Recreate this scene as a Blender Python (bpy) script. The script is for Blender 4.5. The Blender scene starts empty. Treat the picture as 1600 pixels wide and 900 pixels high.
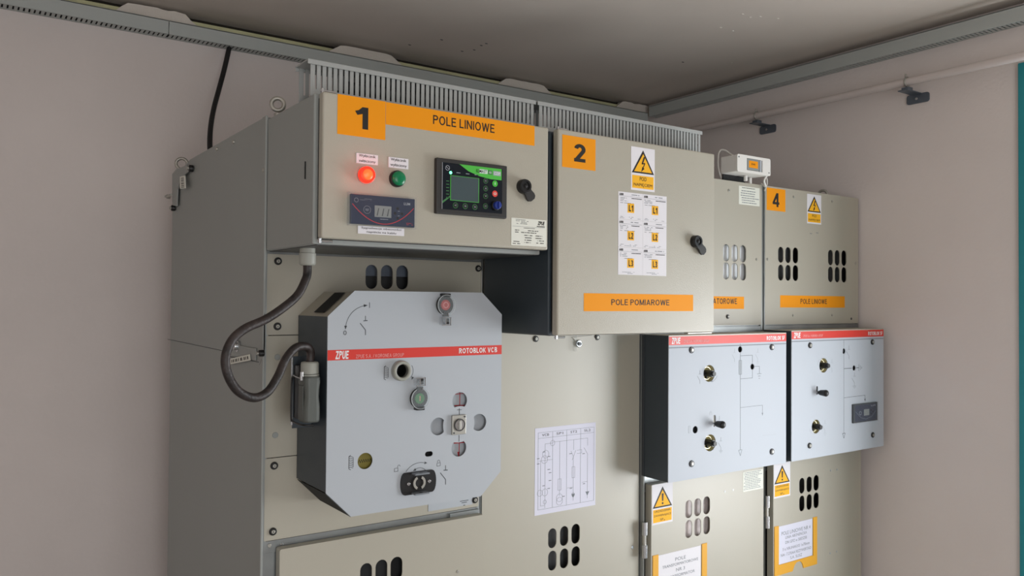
import bpy, bmesh, math
from mathutils import Vector, Matrix, geometry
sc = bpy.context.scene
COL = sc.collection
PI = math.pi

# ------------------------------------------------------------------ camera
F = 1263.65; YAW, PIT, ROL = 0.610067, 0.0174247, 0.0071896
CAM = Vector((0, 0, 1.59))
fw = Vector((math.sin(YAW)*math.cos(PIT), math.cos(YAW)*math.cos(PIT), math.sin(PIT)))
rt = Vector((math.cos(YAW), -math.sin(YAW), 0)); up = rt.cross(fw)
rt2 = rt*math.cos(ROL) + up*math.sin(ROL); up2 = rt2.cross(fw)
cd = bpy.data.cameras.new('camera'); cam = bpy.data.objects.new('camera', cd); COL.objects.link(cam)
cd.sensor_fit = 'HORIZONTAL'; cd.sensor_width = 36; cd.lens = F/1600*36; cd.clip_start = 0.02
cam.matrix_world = Matrix.Translation(CAM) @ Matrix((rt2, up2, -fw)).transposed().to_4x4()
sc.camera = cam

# ------------------------------------------------------------------ world, light, exposure
sc.view_settings.view_transform = 'Standard'; sc.view_settings.look = 'None'
sc.view_settings.gamma = 1; sc.view_settings.use_curve_mapping = False
sc.view_settings.exposure = 0.9
w = bpy.data.worlds.new('world'); sc.world = w; w.use_nodes = True
w.node_tree.nodes['Background'].inputs[0].default_value = (0.75, 0.87, 1.0, 1)
w.node_tree.nodes['Background'].inputs[1].default_value = .35

def area(name, loc, direction, sx, sy, power, col, spread=PI):
    l = bpy.data.lights.new(name, 'AREA'); l.shape = 'RECTANGLE'; l.size = sx; l.size_y = sy
    l.energy = power; l.color = col; l.spread = spread
    o = bpy.data.objects.new(name, l); COL.objects.link(o); o.location = loc
    o.rotation_euler = Vector(direction).to_track_quat('-Z', 'Z').to_euler()
    return o
# daylight through the doorway in the right wall and an added fill light behind the viewer
area('doorway_daylight', (2.64, 0.55, 1.12), (-1, 0, 0), 0.92, 2.2, 41, (0.97, 0.98, 1.0))
area('added_rear_fill', (.0, -1.95, 1.22), (0, 1, 0), 1.9, 1.9, 17, (1.0, 0.985, 0.97))

# ------------------------------------------------------------------ helpers
def P(u, v, ax, val):
    """point of the place seen at photo pixel u,v on the plane axis=val"""
    d = rt2*(u-800) - up2*(v-450) + fw*F
    i = 'xyz'.index(ax)
    return CAM + d*((val-CAM[i])/d[i])
def Q(u, v, y):
    p = P(u, v, 'y', y); return (p.x, p.z)

def s2l(c):
    return tuple(((x/255)/12.92 if x/255 <= 0.04045 else ((x/255+0.055)/1.055)**2.4) for x in c)
MATS = {}
def mat(name, rgb, rough=0.5, metal=0.0, bump=0.0, bscale=300, var=0.0, vscale=6, emit=0, alpha=1, coat=0, spec=0.5):
    m = bpy.data.materials.new(name); m.use_nodes = True; nt = m.node_tree; b = nt.nodes['Principled BSDF']
    c = s2l(rgb) + (1,)
    b.inputs['Base Color'].default_value = c; b.inputs['Roughness'].default_value = rough
    b.inputs['Metallic'].default_value = metal; b.inputs['Specular IOR Level'].default_value = spec
    b.inputs['Coat Weight'].default_value = coat
    tc = nt.nodes.new('ShaderNodeTexCoord')
    if var:
        n = nt.nodes.new('ShaderNodeTexNoise'); n.inputs['Scale'].default_value = vscale; n.inputs['Detail'].default_value = 5
        nt.links.new(tc.outputs['Object'], n.inputs['Vector'])
        r = nt.nodes.new('ShaderNodeMapRange'); r.inputs['From Min'].default_value = .3; r.inputs['From Max'].default_value = .7
        r.inputs['To Min'].default_value = 1-var; r.inputs['To Max'].default_value = 1+var
        nt.links.new(n.outputs['Fac'], r.inputs['Value'])
        mx = nt.nodes.new('ShaderNodeVectorMath'); mx.operation = 'SCALE'; mx.inputs[0].default_value = c[:3]
        nt.links.new(r.outputs[0], mx.inputs['Scale']); nt.links.new(mx.outputs[0], b.inputs['Base Color'])
    if bump:
        n2 = nt.nodes.new('ShaderNodeTexNoise'); n2.inputs['Scale'].default_value = bscale; n2.inputs['Detail'].default_value = 4
        nt.links.new(tc.outputs['Object'], n2.inputs['Vector'])
        bp = nt.nodes.new('ShaderNodeBump'); bp.inputs['Strength'].default_value = bump; bp.inputs['Distance'].default_value = 0.002
        nt.links.new(n2.outputs['Fac'], bp.inputs['Height']); nt.links.new(bp.outputs[0], b.inputs['Normal'])
    if emit:
        b.inputs['Emission Color'].default_value = c; b.inputs['Emission Strength'].default_value = emit
    if alpha < 1: b.inputs['Alpha'].default_value = alpha
    MATS[name] = m; return m

mat('wall', (222, 213, 209), .9, bump=.45, bscale=90, var=.035, vscale=3)
mat('ceiling', (208, 198, 188), .9, bump=.25, bscale=45, var=.05, vscale=2)
mat('plaster', (218, 210, 200), .95, bump=.5, bscale=120, var=.05, vscale=20)
mat('foam', (200, 198, 158), .95, bump=.5, bscale=150, var=.12, vscale=12)
mat('floor', (158, 152, 146), .8, var=.08)
mat('beige', (174, 169, 154), .42, bump=.10, bscale=700, var=.012, vscale=2, spec=.9)
mat('beige_box', (174, 169, 154), .40, bump=.22, bscale=420, spec=.9)
mat('galv', (150, 154, 154), .38, metal=.75, var=.14, vscale=14)
mat('side_grey', (152, 156, 153), .55, var=.02, vscale=3)
mat('duct', (178, 183, 180), .5)
mat('duct_pale', (165, 168, 166), .5)
mat('anthracite', (54, 63, 70), .42, bump=.06, bscale=500)
mat('dark_in', (18, 19, 20), .8)
mat('inside_shade', (52, 52, 53), .6, var=.25, vscale=40)
mat('slot_reflection', (96, 104, 116), .4, var=.2, vscale=30)
mat('under', (78, 80, 80), .45, metal=.4, var=.12, vscale=25)
mat('gap', (46, 42, 34), .95)
mat('clear_edge', (225, 232, 234), .15, alpha=.5)
mat('pale_in', (226, 230, 234), .5, metal=.0, var=.1, vscale=18)
mat('liner', (188, 178, 176), .6, bump=1.0, bscale=30, var=.35, vscale=24)
mat('plate_grey', (178, 184, 190), .5)
mat('plate_white', (184, 190, 198), .55, spec=.35)
mat('red_stripe', (214, 52, 40), .45)
mat('print_dark', (62, 66, 70), .6)
mat('print_grey', (120, 126, 132), .6)
mat('print_light', (168, 174, 180), .6)
mat('ink', (24, 20, 14), .6)
mat('white', (232, 232, 232), .5)
mat('paper', (226, 224, 228), .7)
mat('paper_cool', (216, 216, 230), .7)
mat('sticker', (226, 227, 216), .5)
mat('orange', (240, 152, 8), .6, spec=.25)
mat('yellow', (246, 182, 34), .6, spec=.3)
mat('pocket_yellow', (226, 164, 34), .5)
mat('black', (16, 16, 17), .4)
mat('black_soft', (26, 26, 27), .65)
mat('rubber', (44, 36, 34), .5, bump=.6, bscale=160, var=.75, vscale=45)
mat('steel', (200, 202, 204), .25, metal=.95)
mat('steel_dull', (178, 176, 168), .4, metal=.7)
mat('brass', (236, 228, 190), .38, metal=.45)
mat('grey_plastic', (158, 159, 150), .5)
mat('hood', (86, 90, 86), .5)
mat('white_plastic', (228, 226, 220), .45)
mat('white_cable', (196, 194, 188), .5)
mat('bracket', (96, 104, 114), .4, metal=.3)
mat('conduit', (206, 196, 192), .5)
mat('teal', (30, 140, 150), .5)
mat('bezel', (44, 43, 42), .5)
mat('screen_dark', (14, 24, 34), .22)
mat('lcd_green', (74, 88, 92), .12)
mat('green_print', (76, 188, 66), .5)
mat('green_btn', (70, 186, 60), .4)
mat('red_btn', (226, 70, 62), .4)
mat('blue', (28, 52, 140), .4)
mat('relay', (38, 48, 70), .3)
mat('lcd', (138, 144, 142), .3)
mat('red_line', (190, 40, 50), .5)
mat('green_lens', (0, 122, 76), .25)
mat('button_red', (190, 66, 60), .5)
mat('button_pink', (226, 150, 146), .5)
mat('button_green', (62, 124, 70), .5)
mat('olive', (132, 122, 52), .5)
mat('red_lens', (255, 40, 22), .3, emit=.9)
mat('red_glow', (255, 84, 36), .3, emit=.75)
mat('green_led', (90, 255, 170), .3, emit=2.5)
mat('white_lit', (226, 245, 232), .5)
mat('clear', (190, 200, 204), .08, alpha=.12)
mat('glass_cover', (170, 176, 186), .06, alpha=.07)

def smooth_from(bm): return [([v.co.copy() for v in f.verts], f.smooth) for f in bm.faces]

class MB:
    def __init__(s): s.v = []; s.f = []; s.m = []; s.s = []; s.names = []
    def mi(s, name):
        if name not in s.names: s.names.append(name)
        return s.names.index(name)
    def raw(s, vs, fs, m, smooth=False):
        o = len(s.v); s.v += [tuple(v) for v in vs]; k = s.mi(m)
        for f in fs: s.f.append([i+o for i in f]); s.m.append(k); s.s.append(smooth)
        return s
    def bm(s, bm, m, smooth=False):
        bm.verts.index_update(); s.raw([v.co.copy() for v in bm.verts], [[v.index for v in f.verts] for f in bm.faces], m, smooth); bm.free(); return s
    def box(s, x0, x1, y0, y1, z0, z1, m, bev=0, seg=2):
        b = bmesh.new(); bmesh.ops.create_cube(b, size=1)
        for v in b.verts:
            v.co = Vector(((x0+x1)/2+v.co.x*(x1-x0), (y0+y1)/2+v.co.y*(y1-y0), (z0+z1)/2+v.co.z*(z1-z0)))
        if bev: bmesh.ops.bevel(b, geom=b.edges[:], offset=bev, segments=seg, affect='EDGES', profile=.5)
        return s.bm(b, m, False)
    def cyl(s, c, ax, r, h, m, seg=24, r2=None, bev=0):
        """cylinder starting at c, running h along ax"""
        b = bmesh.new(); bmesh.ops.create_cone(b, cap_ends=True, segments=seg, radius1=r, radius2=r if r2 is None else r2, depth=h)
        if bev:
            es = [e for e in b.edges if all(abs(v.co.z-h/2) < 1e-6 for v in e.verts)]
            bmesh.ops.bevel(b, geom=es, offset=bev, segments=2, affect='EDGES', profile=.5)
        a = Vector(ax).normalized(); M = Matrix.Translation(Vector(c)+a*h/2) @ a.to_track_quat('Z', 'Y').to_matrix().to_4x4()
        b.transform(M); b.verts.index_update(); o = [v.co.copy() for v in b.verts]
        caps = [[v.index for v in f.verts] for f in b.faces if len(f.verts) > 4]; sides = [[v.index for v in f.verts] for f in b.faces if len(f.verts) <= 4]
        b.free(); s.raw(o, caps, m); s.raw(o, sides, m, True); return s
    def torus(s, c, ax, R, r, m, seg=32, k=10, a0=0, a1=2*PI):
        a = Vector(ax).normalized(); q = a.to_track_quat('Z', 'Y'); full = abs(a1-a0-2*PI) < 1e-6
        n = seg if full else seg+1; vs = []; fs = []
        for i in range(n):
            t = a0+(a1-a0)*i/seg
            for j in range(k):
                p = 2*PI*j/k
                vs.append(Vector(c)+q @ Vector(((R+r*math.cos(p))*math.cos(t), (R+r*math.cos(p))*math.sin(t), r*math.sin(p))))
        for i in range(seg):
            for j in range(k):
                i2 = (i+1) % n; fs.append([i*k+j, i2*k+j, i2*k+(j+1) % k, i*k+(j+1) % k])
        return s.raw(vs, fs, m, True)
    def ring(s, c, ax, ro, ri, h, m, seg=32):
        """flat washer from c, h along ax"""
        a = Vector(ax).normalized(); q = a.to_track_quat('Z', 'Y'); vs = []; fs = []
        for i in range(seg):
            t = 2*PI*i/seg; e = Vector((math.cos(t), math.sin(t), 0))
            for R, z in ((ro, 0), (ro, h), (ri, h), (ri, 0)): vs.append(Vector(c)+q @ (e*R+Vector((0, 0, z))))
        for i in range(seg):
            j = (i+1) % seg
            for a_ in range(4): fs.append([i*4+a_, j*4+a_, j*4+(a_+1) % 4, i*4+(a_+1) % 4])
        return s.raw(vs, fs, m, False)
    def ball(s, c, r, m, sc_=(1, 1, 1), seg=20):
        b = bmesh.new(); bmesh.ops.create_uvsphere(b, u_segments=seg, v_segments=seg//2, radius=r)
        for v in b.verts: v.co = Vector((v.co.x*sc_[0], v.co.y*sc_[1], v.co.z*sc_[2]))+Vector(c)
        return s.bm(b, m, True)
    def tube(s, pts, r, m, k=12, sub=8, closed=False):
        pts = [Vector(p) for p in pts]
        if sub > 1 and len(pts) > 2:
            out = []; n = len(pts)
            for i in range(n-1):
                p0 = pts[max(i-1, 0)]; p1 = pts[i]; p2 = pts[i+1]; p3 = pts[min(i+2, n-1)]
                for j in range(sub):
                    t = j/sub
                    out.append(.5*((2*p1)+(-p0+p2)*t+(2*p0-5*p1+4*p2-p3)*t*t+(-p0+3*p1-3*p2+p3)*t**3))
            out.append(pts[-1]); pts = out
        vs = []; fs = []; n = len(pts); t0 = (pts[1]-pts[0]).normalized(); nrm = t0.orthogonal().normalized()
        for i, p in enumerate(pts):
            t = (pts[min(i+1, n-1)]-pts[max(i-1, 0)]).normalized(); nrm = (nrm-t*nrm.dot(t)).normalized(); bn = t.cross(nrm)
            for j in range(k):
                a = 2*PI*j/k; vs.append(p+(nrm*math.cos(a)+bn*math.sin(a))*r)
        for i in range(n-1):
            for j in range(k): fs.append([i*k+j, i*k+(j+1) % k, (i+1)*k+(j+1) % k, (i+1)*k+j])
        s.raw(vs, fs, m, True); s.raw(vs[:k], [list(range(k))[::-1]], m); s.raw(vs[-k:], [list(range(k))], m); return s
    def prism(s, outer, holes, y0, y1, m, mside=None):
        """x,z polygon with holes, from y0 (front) to y1 (back)"""
        polys = [list(outer)]+[list(h) for h in holes]
        vv = [[Vector((a, b, 0)) for a, b in p] for p in polys]
        tris = geometry.tessellate_polygon(vv); flat = [q for p in polys for q in p]
        n = len(flat)
        vs = [(a, y0, b) for a, b in flat]+[(a, y1, b) for a, b in flat]; fs = []; fb = []
        for t in tris:
            a, b, c = [flat[i] for i in t]
            cr = (b[0]-a[0])*(c[1]-a[1])-(b[1]-a[1])*(c[0]-a[0])
            if abs(cr) < 1e-14: continue
            t = list(t) if cr > 0 else list(t)[::-1]
            fs.append(t); fb.append([i+n for i in t[::-1]])
        s.raw(vs, fs+fb, m); sd = []; o = 0
        for k, p in enumerate(polys):
            L = len(p); ar = sum(p[i][0]*p[(i+1) % L][1]-p[(i+1) % L][0]*p[i][1] for i in range(L))
            fwd = (ar > 0) == (k == 0)
            for i in range(L):
                j = (i+1) % L; q = [o+j, o+i, o+i+n, o+j+n]
                sd.append(q if fwd else q[::-1])
            o += L
        s.raw(vs, sd, mside or m); return s
    def quad(s, pts, m): return s.raw(pts, [list(range(len(pts)))], m)
    # ---- print: thin flat marks on a surface facing -y
    def poly(s, pts, y, m, t=.00025): return s.prism(pts, [], y-t, y, m)
    def rect(s, x0, z0, x1, z1, y, m, t=.00025): return s.box(x0, x1, y-t, y, min(z0, z1), max(z0, z1), m)
    def line(s, pts, wd, y, m, t=.00025):
        for (a, b), (c, d) in zip(pts[:-1], pts[1:]):
            L = math.hypot(c-a, d-b)
            if L < 1e-7: continue
            nx, nz = -(d-b)/L*wd/2, (c-a)/L*wd/2
            s.prism([(a+nx, b+nz), (a-nx, b-nz), (c-nx, d-nz), (c+nx, d+nz)], [], y-t, y, m)
        return s
    def arc(s, cx, cz, rx, rz, a0, a1, wd, y, m, n=18, **k):
        return s.line([(cx+rx*math.cos(math.radians(a0+(a1-a0)*i/n)), cz+rz*math.sin(math.radians(a0+(a1-a0)*i/n))) for i in range(n+1)], wd, y, m, **k)
    def tri(s, tip, back, wd, y, m):
        dx, dz = tip[0]-back[0], tip[1]-back[1]; L = math.hypot(dx, dz); nx, nz = -dz/L*wd/2, dx/L*wd/2
        return s.poly([tip, (back[0]+nx, back[1]+nz), (back[0]-nx, back[1]-nz)], y, m)
    def text(s, body, x0, z0, x1, z1, y, m, bold=0.0, shear=0.0, t=.00025, space=1.0):
        """lettering fitted into the given x,z box"""
        cu = bpy.data.curves.new('lettering', 'FONT'); cu.body = body; cu.size = 1; cu.offset = bold; cu.shear = shear
        cu.align_x = 'CENTER'; cu.resolution_u = 3; cu.space_line = space
        o = bpy.data.objects.new('lettering', cu); COL.objects.link(o)
        dg = bpy.context.evaluated_depsgraph_get(); me = bpy.data.meshes.new_from_object(o.evaluated_get(dg))
        bpy.data.objects.remove(o); bpy.data.curves.remove(cu)
        if not me.vertices: return s
        xs = [v.co.x for v in me.vertices]; ys = [v.co.y for v in me.vertices]
        ax, bx, ay, by = min(xs), max(xs), min(ys), max(ys)
        vs = [(x0+(v.co.x-ax)/max(bx-ax, 1e-6)*(x1-x0), y-t, z0+(v.co.y-ay)/max(by-ay, 1e-6)*(z1-z0)) for v in me.vertices]
        s.raw(vs, [list(p.vertices) for p in me.polygons], m); bpy.data.meshes.remove(me); return s
    def micro(s, x0, z1, x1, z0, rows, y, m, seed=1, h=None, fill=.75):
        """rows of unreadably small print"""
        import random; R = random.Random(seed); hh = (z1-z0)/rows
        for i in range(rows):
            x = x0+R.random()*.1*(x1-x0); e = x1-R.random()*.25*(x1-x0); zc = z1-(i+.5)*hh
            while x < e:
                wd = (x1-x0)*(.03+.09*R.random()); 
                if R.random() < fill: s.rect(x, zc-hh*.17, min(x+wd, e), zc+hh*.17, y, m)
                x += wd+(x1-x0)*.02
        return s
    def glyphs(s, body, x0, z0, x1, z1, y, m, st=.16, shear=0.0, gap=.14, t=.00025):
        """upright grotesque capitals and digits drawn as even strokes, fitted into the box"""
        h = st/2; out = []; x = 0
        def A(cx, cz, rx, rz, a0, a1, n=9): return [(cx+rx*math.cos(math.radians(a0+(a1-a0)*i/n)), cz+rz*math.sin(math.radians(a0+(a1-a0)*i/n))) for i in range(n+1)]
        for ch in body:
            w = .66
            if ch == ' ': x += .32; continue
            if ch == 'I': w = st; g = [[(h, 0), (h, 1)]]
            elif ch == 'L': w = .54; g = [[(h, 0), (h, 1)], [(h, h), (w, h)]]
            elif ch == 'E': w = .60; g = [[(h, 0), (h, 1)], [(h, h), (w, h)], [(h, 1-h), (w-.02, 1-h)], [(h, .52), (w-.06, .52)]]
            elif ch == 'F': w = .56; g = [[(h, 0), (h, 1)], [(h, 1-h), (w, 1-h)], [(h, .5), (w-.06, .5)]]
            elif ch == 'P': w = .64; g = [[(h, 0), (h, 1)], [(h, 1-h), (w*.5, 1-h)]+A(w*.52, .72, w*.48-h, .28-h, 90, -90)+[(h, .44+h)]]
            elif ch == 'B': w = .66; g = [[(h, 0), (h, 1)], [(h, 1-h), (w*.5, 1-h)]+A(w*.52, .755, w*.42-h, .245-h, 90, -90)+[(h, .51+h)], [(h, .47), (w*.5, .47)]+A(w*.54, .27, w*.46-h, .27-h, 90, -90)+[(h, h)]]
            elif ch == 'R': w = .70; g = [[(h, 0), (h, 1)], [(h, 1-h), (w*.5, 1-h)]+A(w*.50, .73, w*.46-h, .27-h, 90, -90)+[(h, .46+h)], [(w*.46, .46+h), (w-h*1.1, 0)]]
            elif ch in 'O0': w = .78 if ch == 'O' else .56; g = [A(w/2, .5, w/2-h, .5-h, 0, 360, 24)]
            elif ch == 'C': w = .72; g = [A(w/2, .5, w/2-h, .5-h, 42, 318, 18)]
            elif ch == 'U': w = .68; g = [[(h, 1), (h, .34)]+A(w/2, .34, w/2-h, .34-h, 180, 360, 12)+[(w-h, 1)]]
            elif ch == 'N': w = .70; g = [[(h, 0), (h, 1)], [(w-h, 0), (w-h, 1)], [(h, 1-h*.3), (w-h, h*.3)]]
            elif ch == 'M': w = .84; g = [[(h, 0), (h, 1)], [(w-h, 0), (w-h, 1)], [(h*1.2, .98), (w/2, .06)], [(w-h*1.2, .98), (w/2, .06)]]
            elif ch == 'W': w = 1.02; g = [[(h, 1), (w*.27, 0)], [(w*.27, 0), (w*.5, .97)], [(w*.5, .97), (w*.73, 0)], [(w*.73, 0), (w-h, 1)]]
            elif ch == 'V': w = .74; g = [[(h, 1), (w/2, .02)], [(w/2, .02), (w-h, 1)]]
            elif ch == 'A': w = .76; g = [[(h, 0), (w/2, .98)], [(w/2, .98), (w-h, 0)], [(w*.22, .30), (w*.78, .30)]]
            elif ch == 'T': w = .64; g = [[(w/2, 0), (w/2, 1)], [(0, 1-h), (w, 1-h)]]
            elif ch == 'K': w = .70; g = [[(h, 0), (h, 1)], [(h, .36), (w-h, 1)], [(w*.36, .56), (w-h*.8, 0)]]
            elif ch == 'Z': w = .64; g = [[(0, 1-h), (w-.02, 1-h)], [(w-h*1.4, 1-h), (h*1.2, h)], [(0, h), (w, h)]]
            elif ch == 'S': w = .64; g = [A(w/2, .74, w/2-h, .26-h, 20, 270, 12)+A(w/2, .27, w/2-h, .27-h, 90, -160, 12)]
            elif ch == 'G': w = .76; g = [A(w/2, .5, w/2-h, .5-h, 45, 318, 18), [(w-h, .12), (w-h, .48)], [(w*.55, .44), (w, .44)]]
            elif ch == '1': w = .40; g = [[(w-h, 0), (w-h, 1)], [(0, .70), (w*.35, .76), (w-h*1.2, .97)]]
            elif ch == '2': w = .56; g = [A(w/2, .70, w/2-h, .30-h, 170, -28, 14)+[(h*1.3, h*1.3)], [(0, h), (w, h)]]
            elif ch == '3': w = .56; g = [A(w/2, .74, w/2-h, .26-h, 160, -90, 12), A(w/2, .28, w/2-h, .28-h, 90, -160, 12), [(w*.35, .53), (w*.55, .53)]]
            elif ch == '4': w = .60; g = [[(w*.72, 0), (w*.72, 1)], [(w*.70, .97), (h, .30)], [(0, .24+h*.3), (w, .24+h*.3)]]
            elif ch == '/': w = .40; g = [[(0, 0), (w, 1)]]
            elif ch == '.': w = st; g = [[(h, 0), (h, st)]]
            else: raise ValueError(ch)
            out += [[(x+a, b) for a, b in l] for l in g]; x += w+gap
        W = x-gap
        kx, kz = (x1-x0)/(W+abs(shear)), (z1-z0)
        k_ = 0
        for l in out:
            for i in range(len(l)-1):
                k_ += 1
                (a, b), (c, d) = l[i], l[i+1]; L = math.hypot(c-a, d-b)
                if L < 1e-6: continue
                e = h*.35 if len(l) > 2 else 0; ux, uz = (c-a)/L*e, (d-b)/L*e
                if i > 0: a, b = a-ux, b-uz
                if i < len(l)-2: c, d = c+ux, d+uz
                nx, nz = -(d-b)/math.hypot(c-a, d-b)*h, (c-a)/math.hypot(c-a, d-b)*h
                q = [(a+nx, b+nz), (a-nx, b-nz), (c-nx, d-nz), (c+nx, d+nz)]
                q = [(x0+(u_+shear*v_)*kx, y-t-3e-6*(k_ % 12), z0+min(1, max(0, v_))*kz) for u_, v_ in q]
                s.raw(q, [[0, 1, 2, 3]], m)
        return s
    def build(s, name, parent=None, label=None, cat=None, group=None, kind=None, origin=None):
        me = bpy.data.meshes.new(name)
        if parent is not None:
            p = parent; off = Vector((0, 0, 0))
            while p is not None: off += p.location; p = p.parent
        else:
            if origin is None:
                xs = [v[0] for v in s.v]; ys = [v[1] for v in s.v]; zs = [v[2] for v in s.v]
                origin = ((min(xs)+max(xs))/2, (min(ys)+max(ys))/2, min(zs))
            off = Vector(origin)
        me.from_pydata([tuple(Vector(v)-off) for v in s.v], [], s.f)
        for n in s.names: me.materials.append(MATS[n])
        me.polygons.foreach_set('material_index', s.m); me.polygons.foreach_set('use_smooth', s.s); me.update()
        o = bpy.data.objects.new(name, me); COL.objects.link(o)
        if parent is not None: o.parent = parent
        else: o.location = off
        if label: o['label'] = label
        if cat: o['category'] = cat
        if group: o['group'] = group
        if kind: o['kind'] = kind
        return o

def thing(name, loc, label, cat, group=None):
    o = bpy.data.objects.new(name, None); COL.objects.link(o); o.location = loc; o.empty_display_size = .05
    o['label'] = label; o['category'] = cat
    if group: o['group'] = group
    return o
def structure(mb, name): return mb.build(name, kind='structure')
def pill(cx, cz, w_, h_, n=8):
    r = w_/2; pts = []
    for i in range(n+1): a = PI*i/n; pts.append((cx+r*math.cos(a), cz+(h_/2-r)+r*math.sin(a)))
    for i in range(n+1): a = PI+PI*i/n; pts.append((cx+r*math.cos(a), cz-(h_/2-r)+r*math.sin(a)))
    return pts
def hpill(cx, cz, w_, h_, n=8):
    return [(cx+(b-cz), cz+(a-cx)) for a, b in pill(cx, cz, h_, w_, n)]
def ell(cx, cz, rx, rz, n=28, a0=0, a1=360, full=True):
    k = n if full else n+1
    return [(cx+rx*math.cos(math.radians(a0+(a1-a0)*i/n)), cz+rz*math.sin(math.radians(a0+(a1-a0)*i/n))) for i in range(k)]
def rr(x0, z0, x1, z1): return [(x0, z0), (x1, z0), (x1, z1), (x0, z1)]
def rbox(x0, z0, x1, z1, r, n=4):
    pts = []
    for cx, cz, a in ((x1-r, z1-r, 0), (x0+r, z1-r, 90), (x0+r, z0+r, 180), (x1-r, z0+r, 270)):
        for i in range(n+1): t = math.radians(a+90*i/n); pts.append((cx+r*math.cos(t), cz+r*math.sin(t)))
    return pts
def QR(u0, v0, u1, v1, y):
    x0, z1 = Q(u0, v0, y); x1, z0 = Q(u1, v1, y); return x0, z0, x1, z1
FY = (0, -1, 0)

def screw(parent, u, v, y, r=.0075, name='screw', dark=True):
    x, z = Q(u, v, y-.003); m = MB()
    if dark: m.cyl((x, y, z), FY, r, .003, 'black', 20, bev=.001)
    m.cyl((x, y-.0028 if dark else y, z), FY, r*(.52 if dark else .7), .002, 'steel_dull', 16, bev=.0008)
    m.cyl((x, y-.0047 if dark else y-.0019, z), FY, r*.16, .0003, 'black', 6)
    return m.build(name, parent)
def rivet(parent, u, v, y, r=.004, m_='steel_dull'):
    x, z = Q(u, v, y); m = MB(); m.cyl((x, y, z), FY, r, .0012, m_, 14, bev=.0006); return m.build('rivet', parent)
def warning(m, x0, z0, x1, z1, y, kind, lines):
    """white and yellow hazard sticker with a triangle"""
    m.rect(x0, z0, x1, z1, y, 'paper', .0004); yy = y-.0004; W = x1-x0; H = z1-z0
    if kind == 'bolt': zt, zb, zs = z1-.06*H, z0+.40*H, z0+.345*H
    else: zt, zb, zs = z1-.07*H, z0+.41*H, z0+.37*H
    cx = (x0+x1)/2; tw = .47*W
    m.poly([(cx-tw, zb), (cx+tw, zb), (cx, zt)], yy, 'ink')
    m.poly([(cx-tw*.80, zb+.035*H), (cx+tw*.80, zb+.035*H), (cx, zt-.085*H)], yy-.00025, 'yellow')
    yk = yy-.0005; hh = zt-zb
    if kind == 'bolt':
        q = lambda a, b: (cx+a*W, zb+b*hh)
        m.poly([q(.02, .72), q(-.07, .40), q(-.02, .40), q(.09, .72)], yk, 'ink')
        m.line([q(-.045, .41), q(.07, .45), q(-.02, .2)], .032*W, yk, 'ink')
        m.tri(q(-.08, .07), q(.01, .25), .1*W, yk, 'ink')
    else:
        m.poly([(cx-.045*W, zb+.66*hh), (cx-.03*W, zb+.30*hh), (cx+.03*W, zb+.30*hh), (cx+.045*W, zb+.66*hh)], yk, 'ink')
        m.poly(ell(cx, zb+.19*hh, .04*W, .045*hh*1.2, 12), yk, 'ink')
    m.rect(x0+.05*W, z0+.05*H, x1-.05*W, zs, yy, 'yellow')
    n = len(lines); lh = (zs-z0-.05*H)/n
    for i, (t, f) in enumerate(lines):
        zc = zs-(i+.5)*lh; m.text(t, cx-f*W/2, zc-lh*.3, cx+f*W/2, zc+lh*.32, yk+.0002, 'ink', .0)

# ================================================================== THE ROOM
XR, YB, ZC, XL, YF = 2.503, 2.55, 2.455, -1.3, -1.9
m = MB(); m.box(XL-.2, XR+.2, YF-.2, YB+.2, -.1, 0, 'floor'); structure(m, 'floor')
m = MB(); m.box(XL-.2, XR+.2, YF-.2, YB+.2, ZC, ZC+.15, 'ceiling')
structure(m, 'ceiling')
m = MB(); m.box(XL, XR+.15, YB, YB+.15, 0, 2.424, 'wall'); m.box(XL, XR+.15, YB+.045, YB+.15, 2.4235, ZC-.0005, 'gap'); structure(m, 'wall_back')  # dark brown back stands in for the shade in the joint
DY0, DY1, DZ = .04, 1.057, 2.281
m = MB(); m.prism([(DY1, 0), (YB, 0), (YB, ZC-.001), (YF, ZC-.001), (YF, 0), (DY0, 0), (DY0, DZ), (DY1, DZ)], [], 0, .15, 'wall')
m.v = [(XR+b, a, c) for a, b, c in m.v]; m.f = [f[::-1] for f in m.f]
structure(m, 'wall_right')
m = MB(); m.box(XL-.15, XL, YF, YB+.15, 0, ZC-.001, 'wall'); structure(m, 'wall_left')
m = MB(); m.prism(rr(XL-.15, 0, XR+.15, ZC-.001), [rr(-1.0, .25, 1.0, 2.2)], YF-.15, YF, 'wall'); structure(m, 'wall_front')  # opening added here to carry the fill light
# green frame of the doorway in the right wall
m = MB(); m.box(XR-.012, XR+.16, DY1-.055, DY1, 0, DZ, 'teal', .003); m.box(XR-.012, XR+.16, DY0, DY0+.055, 0, DZ, 'teal', .003)
m.box(XR-.012, XR+.16, DY0+.055, DY1-.055, DZ-.055, DZ, 'teal', .003); structure(m, 'door_1')
m = MB(); m.box(-1.04, -1.0, YF-.1, YF+.01, .25, 2.2, 'teal'); m.box(1.0, 1.04, YF-.1, YF+.01, .25, 2.2, 'teal'); m.box(-1, 1, YF-.1, YF+.01, 2.2, 2.24, 'teal'); structure(m, 'added_window_1')  # frame of the added, unseen opening for the fill light
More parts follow.
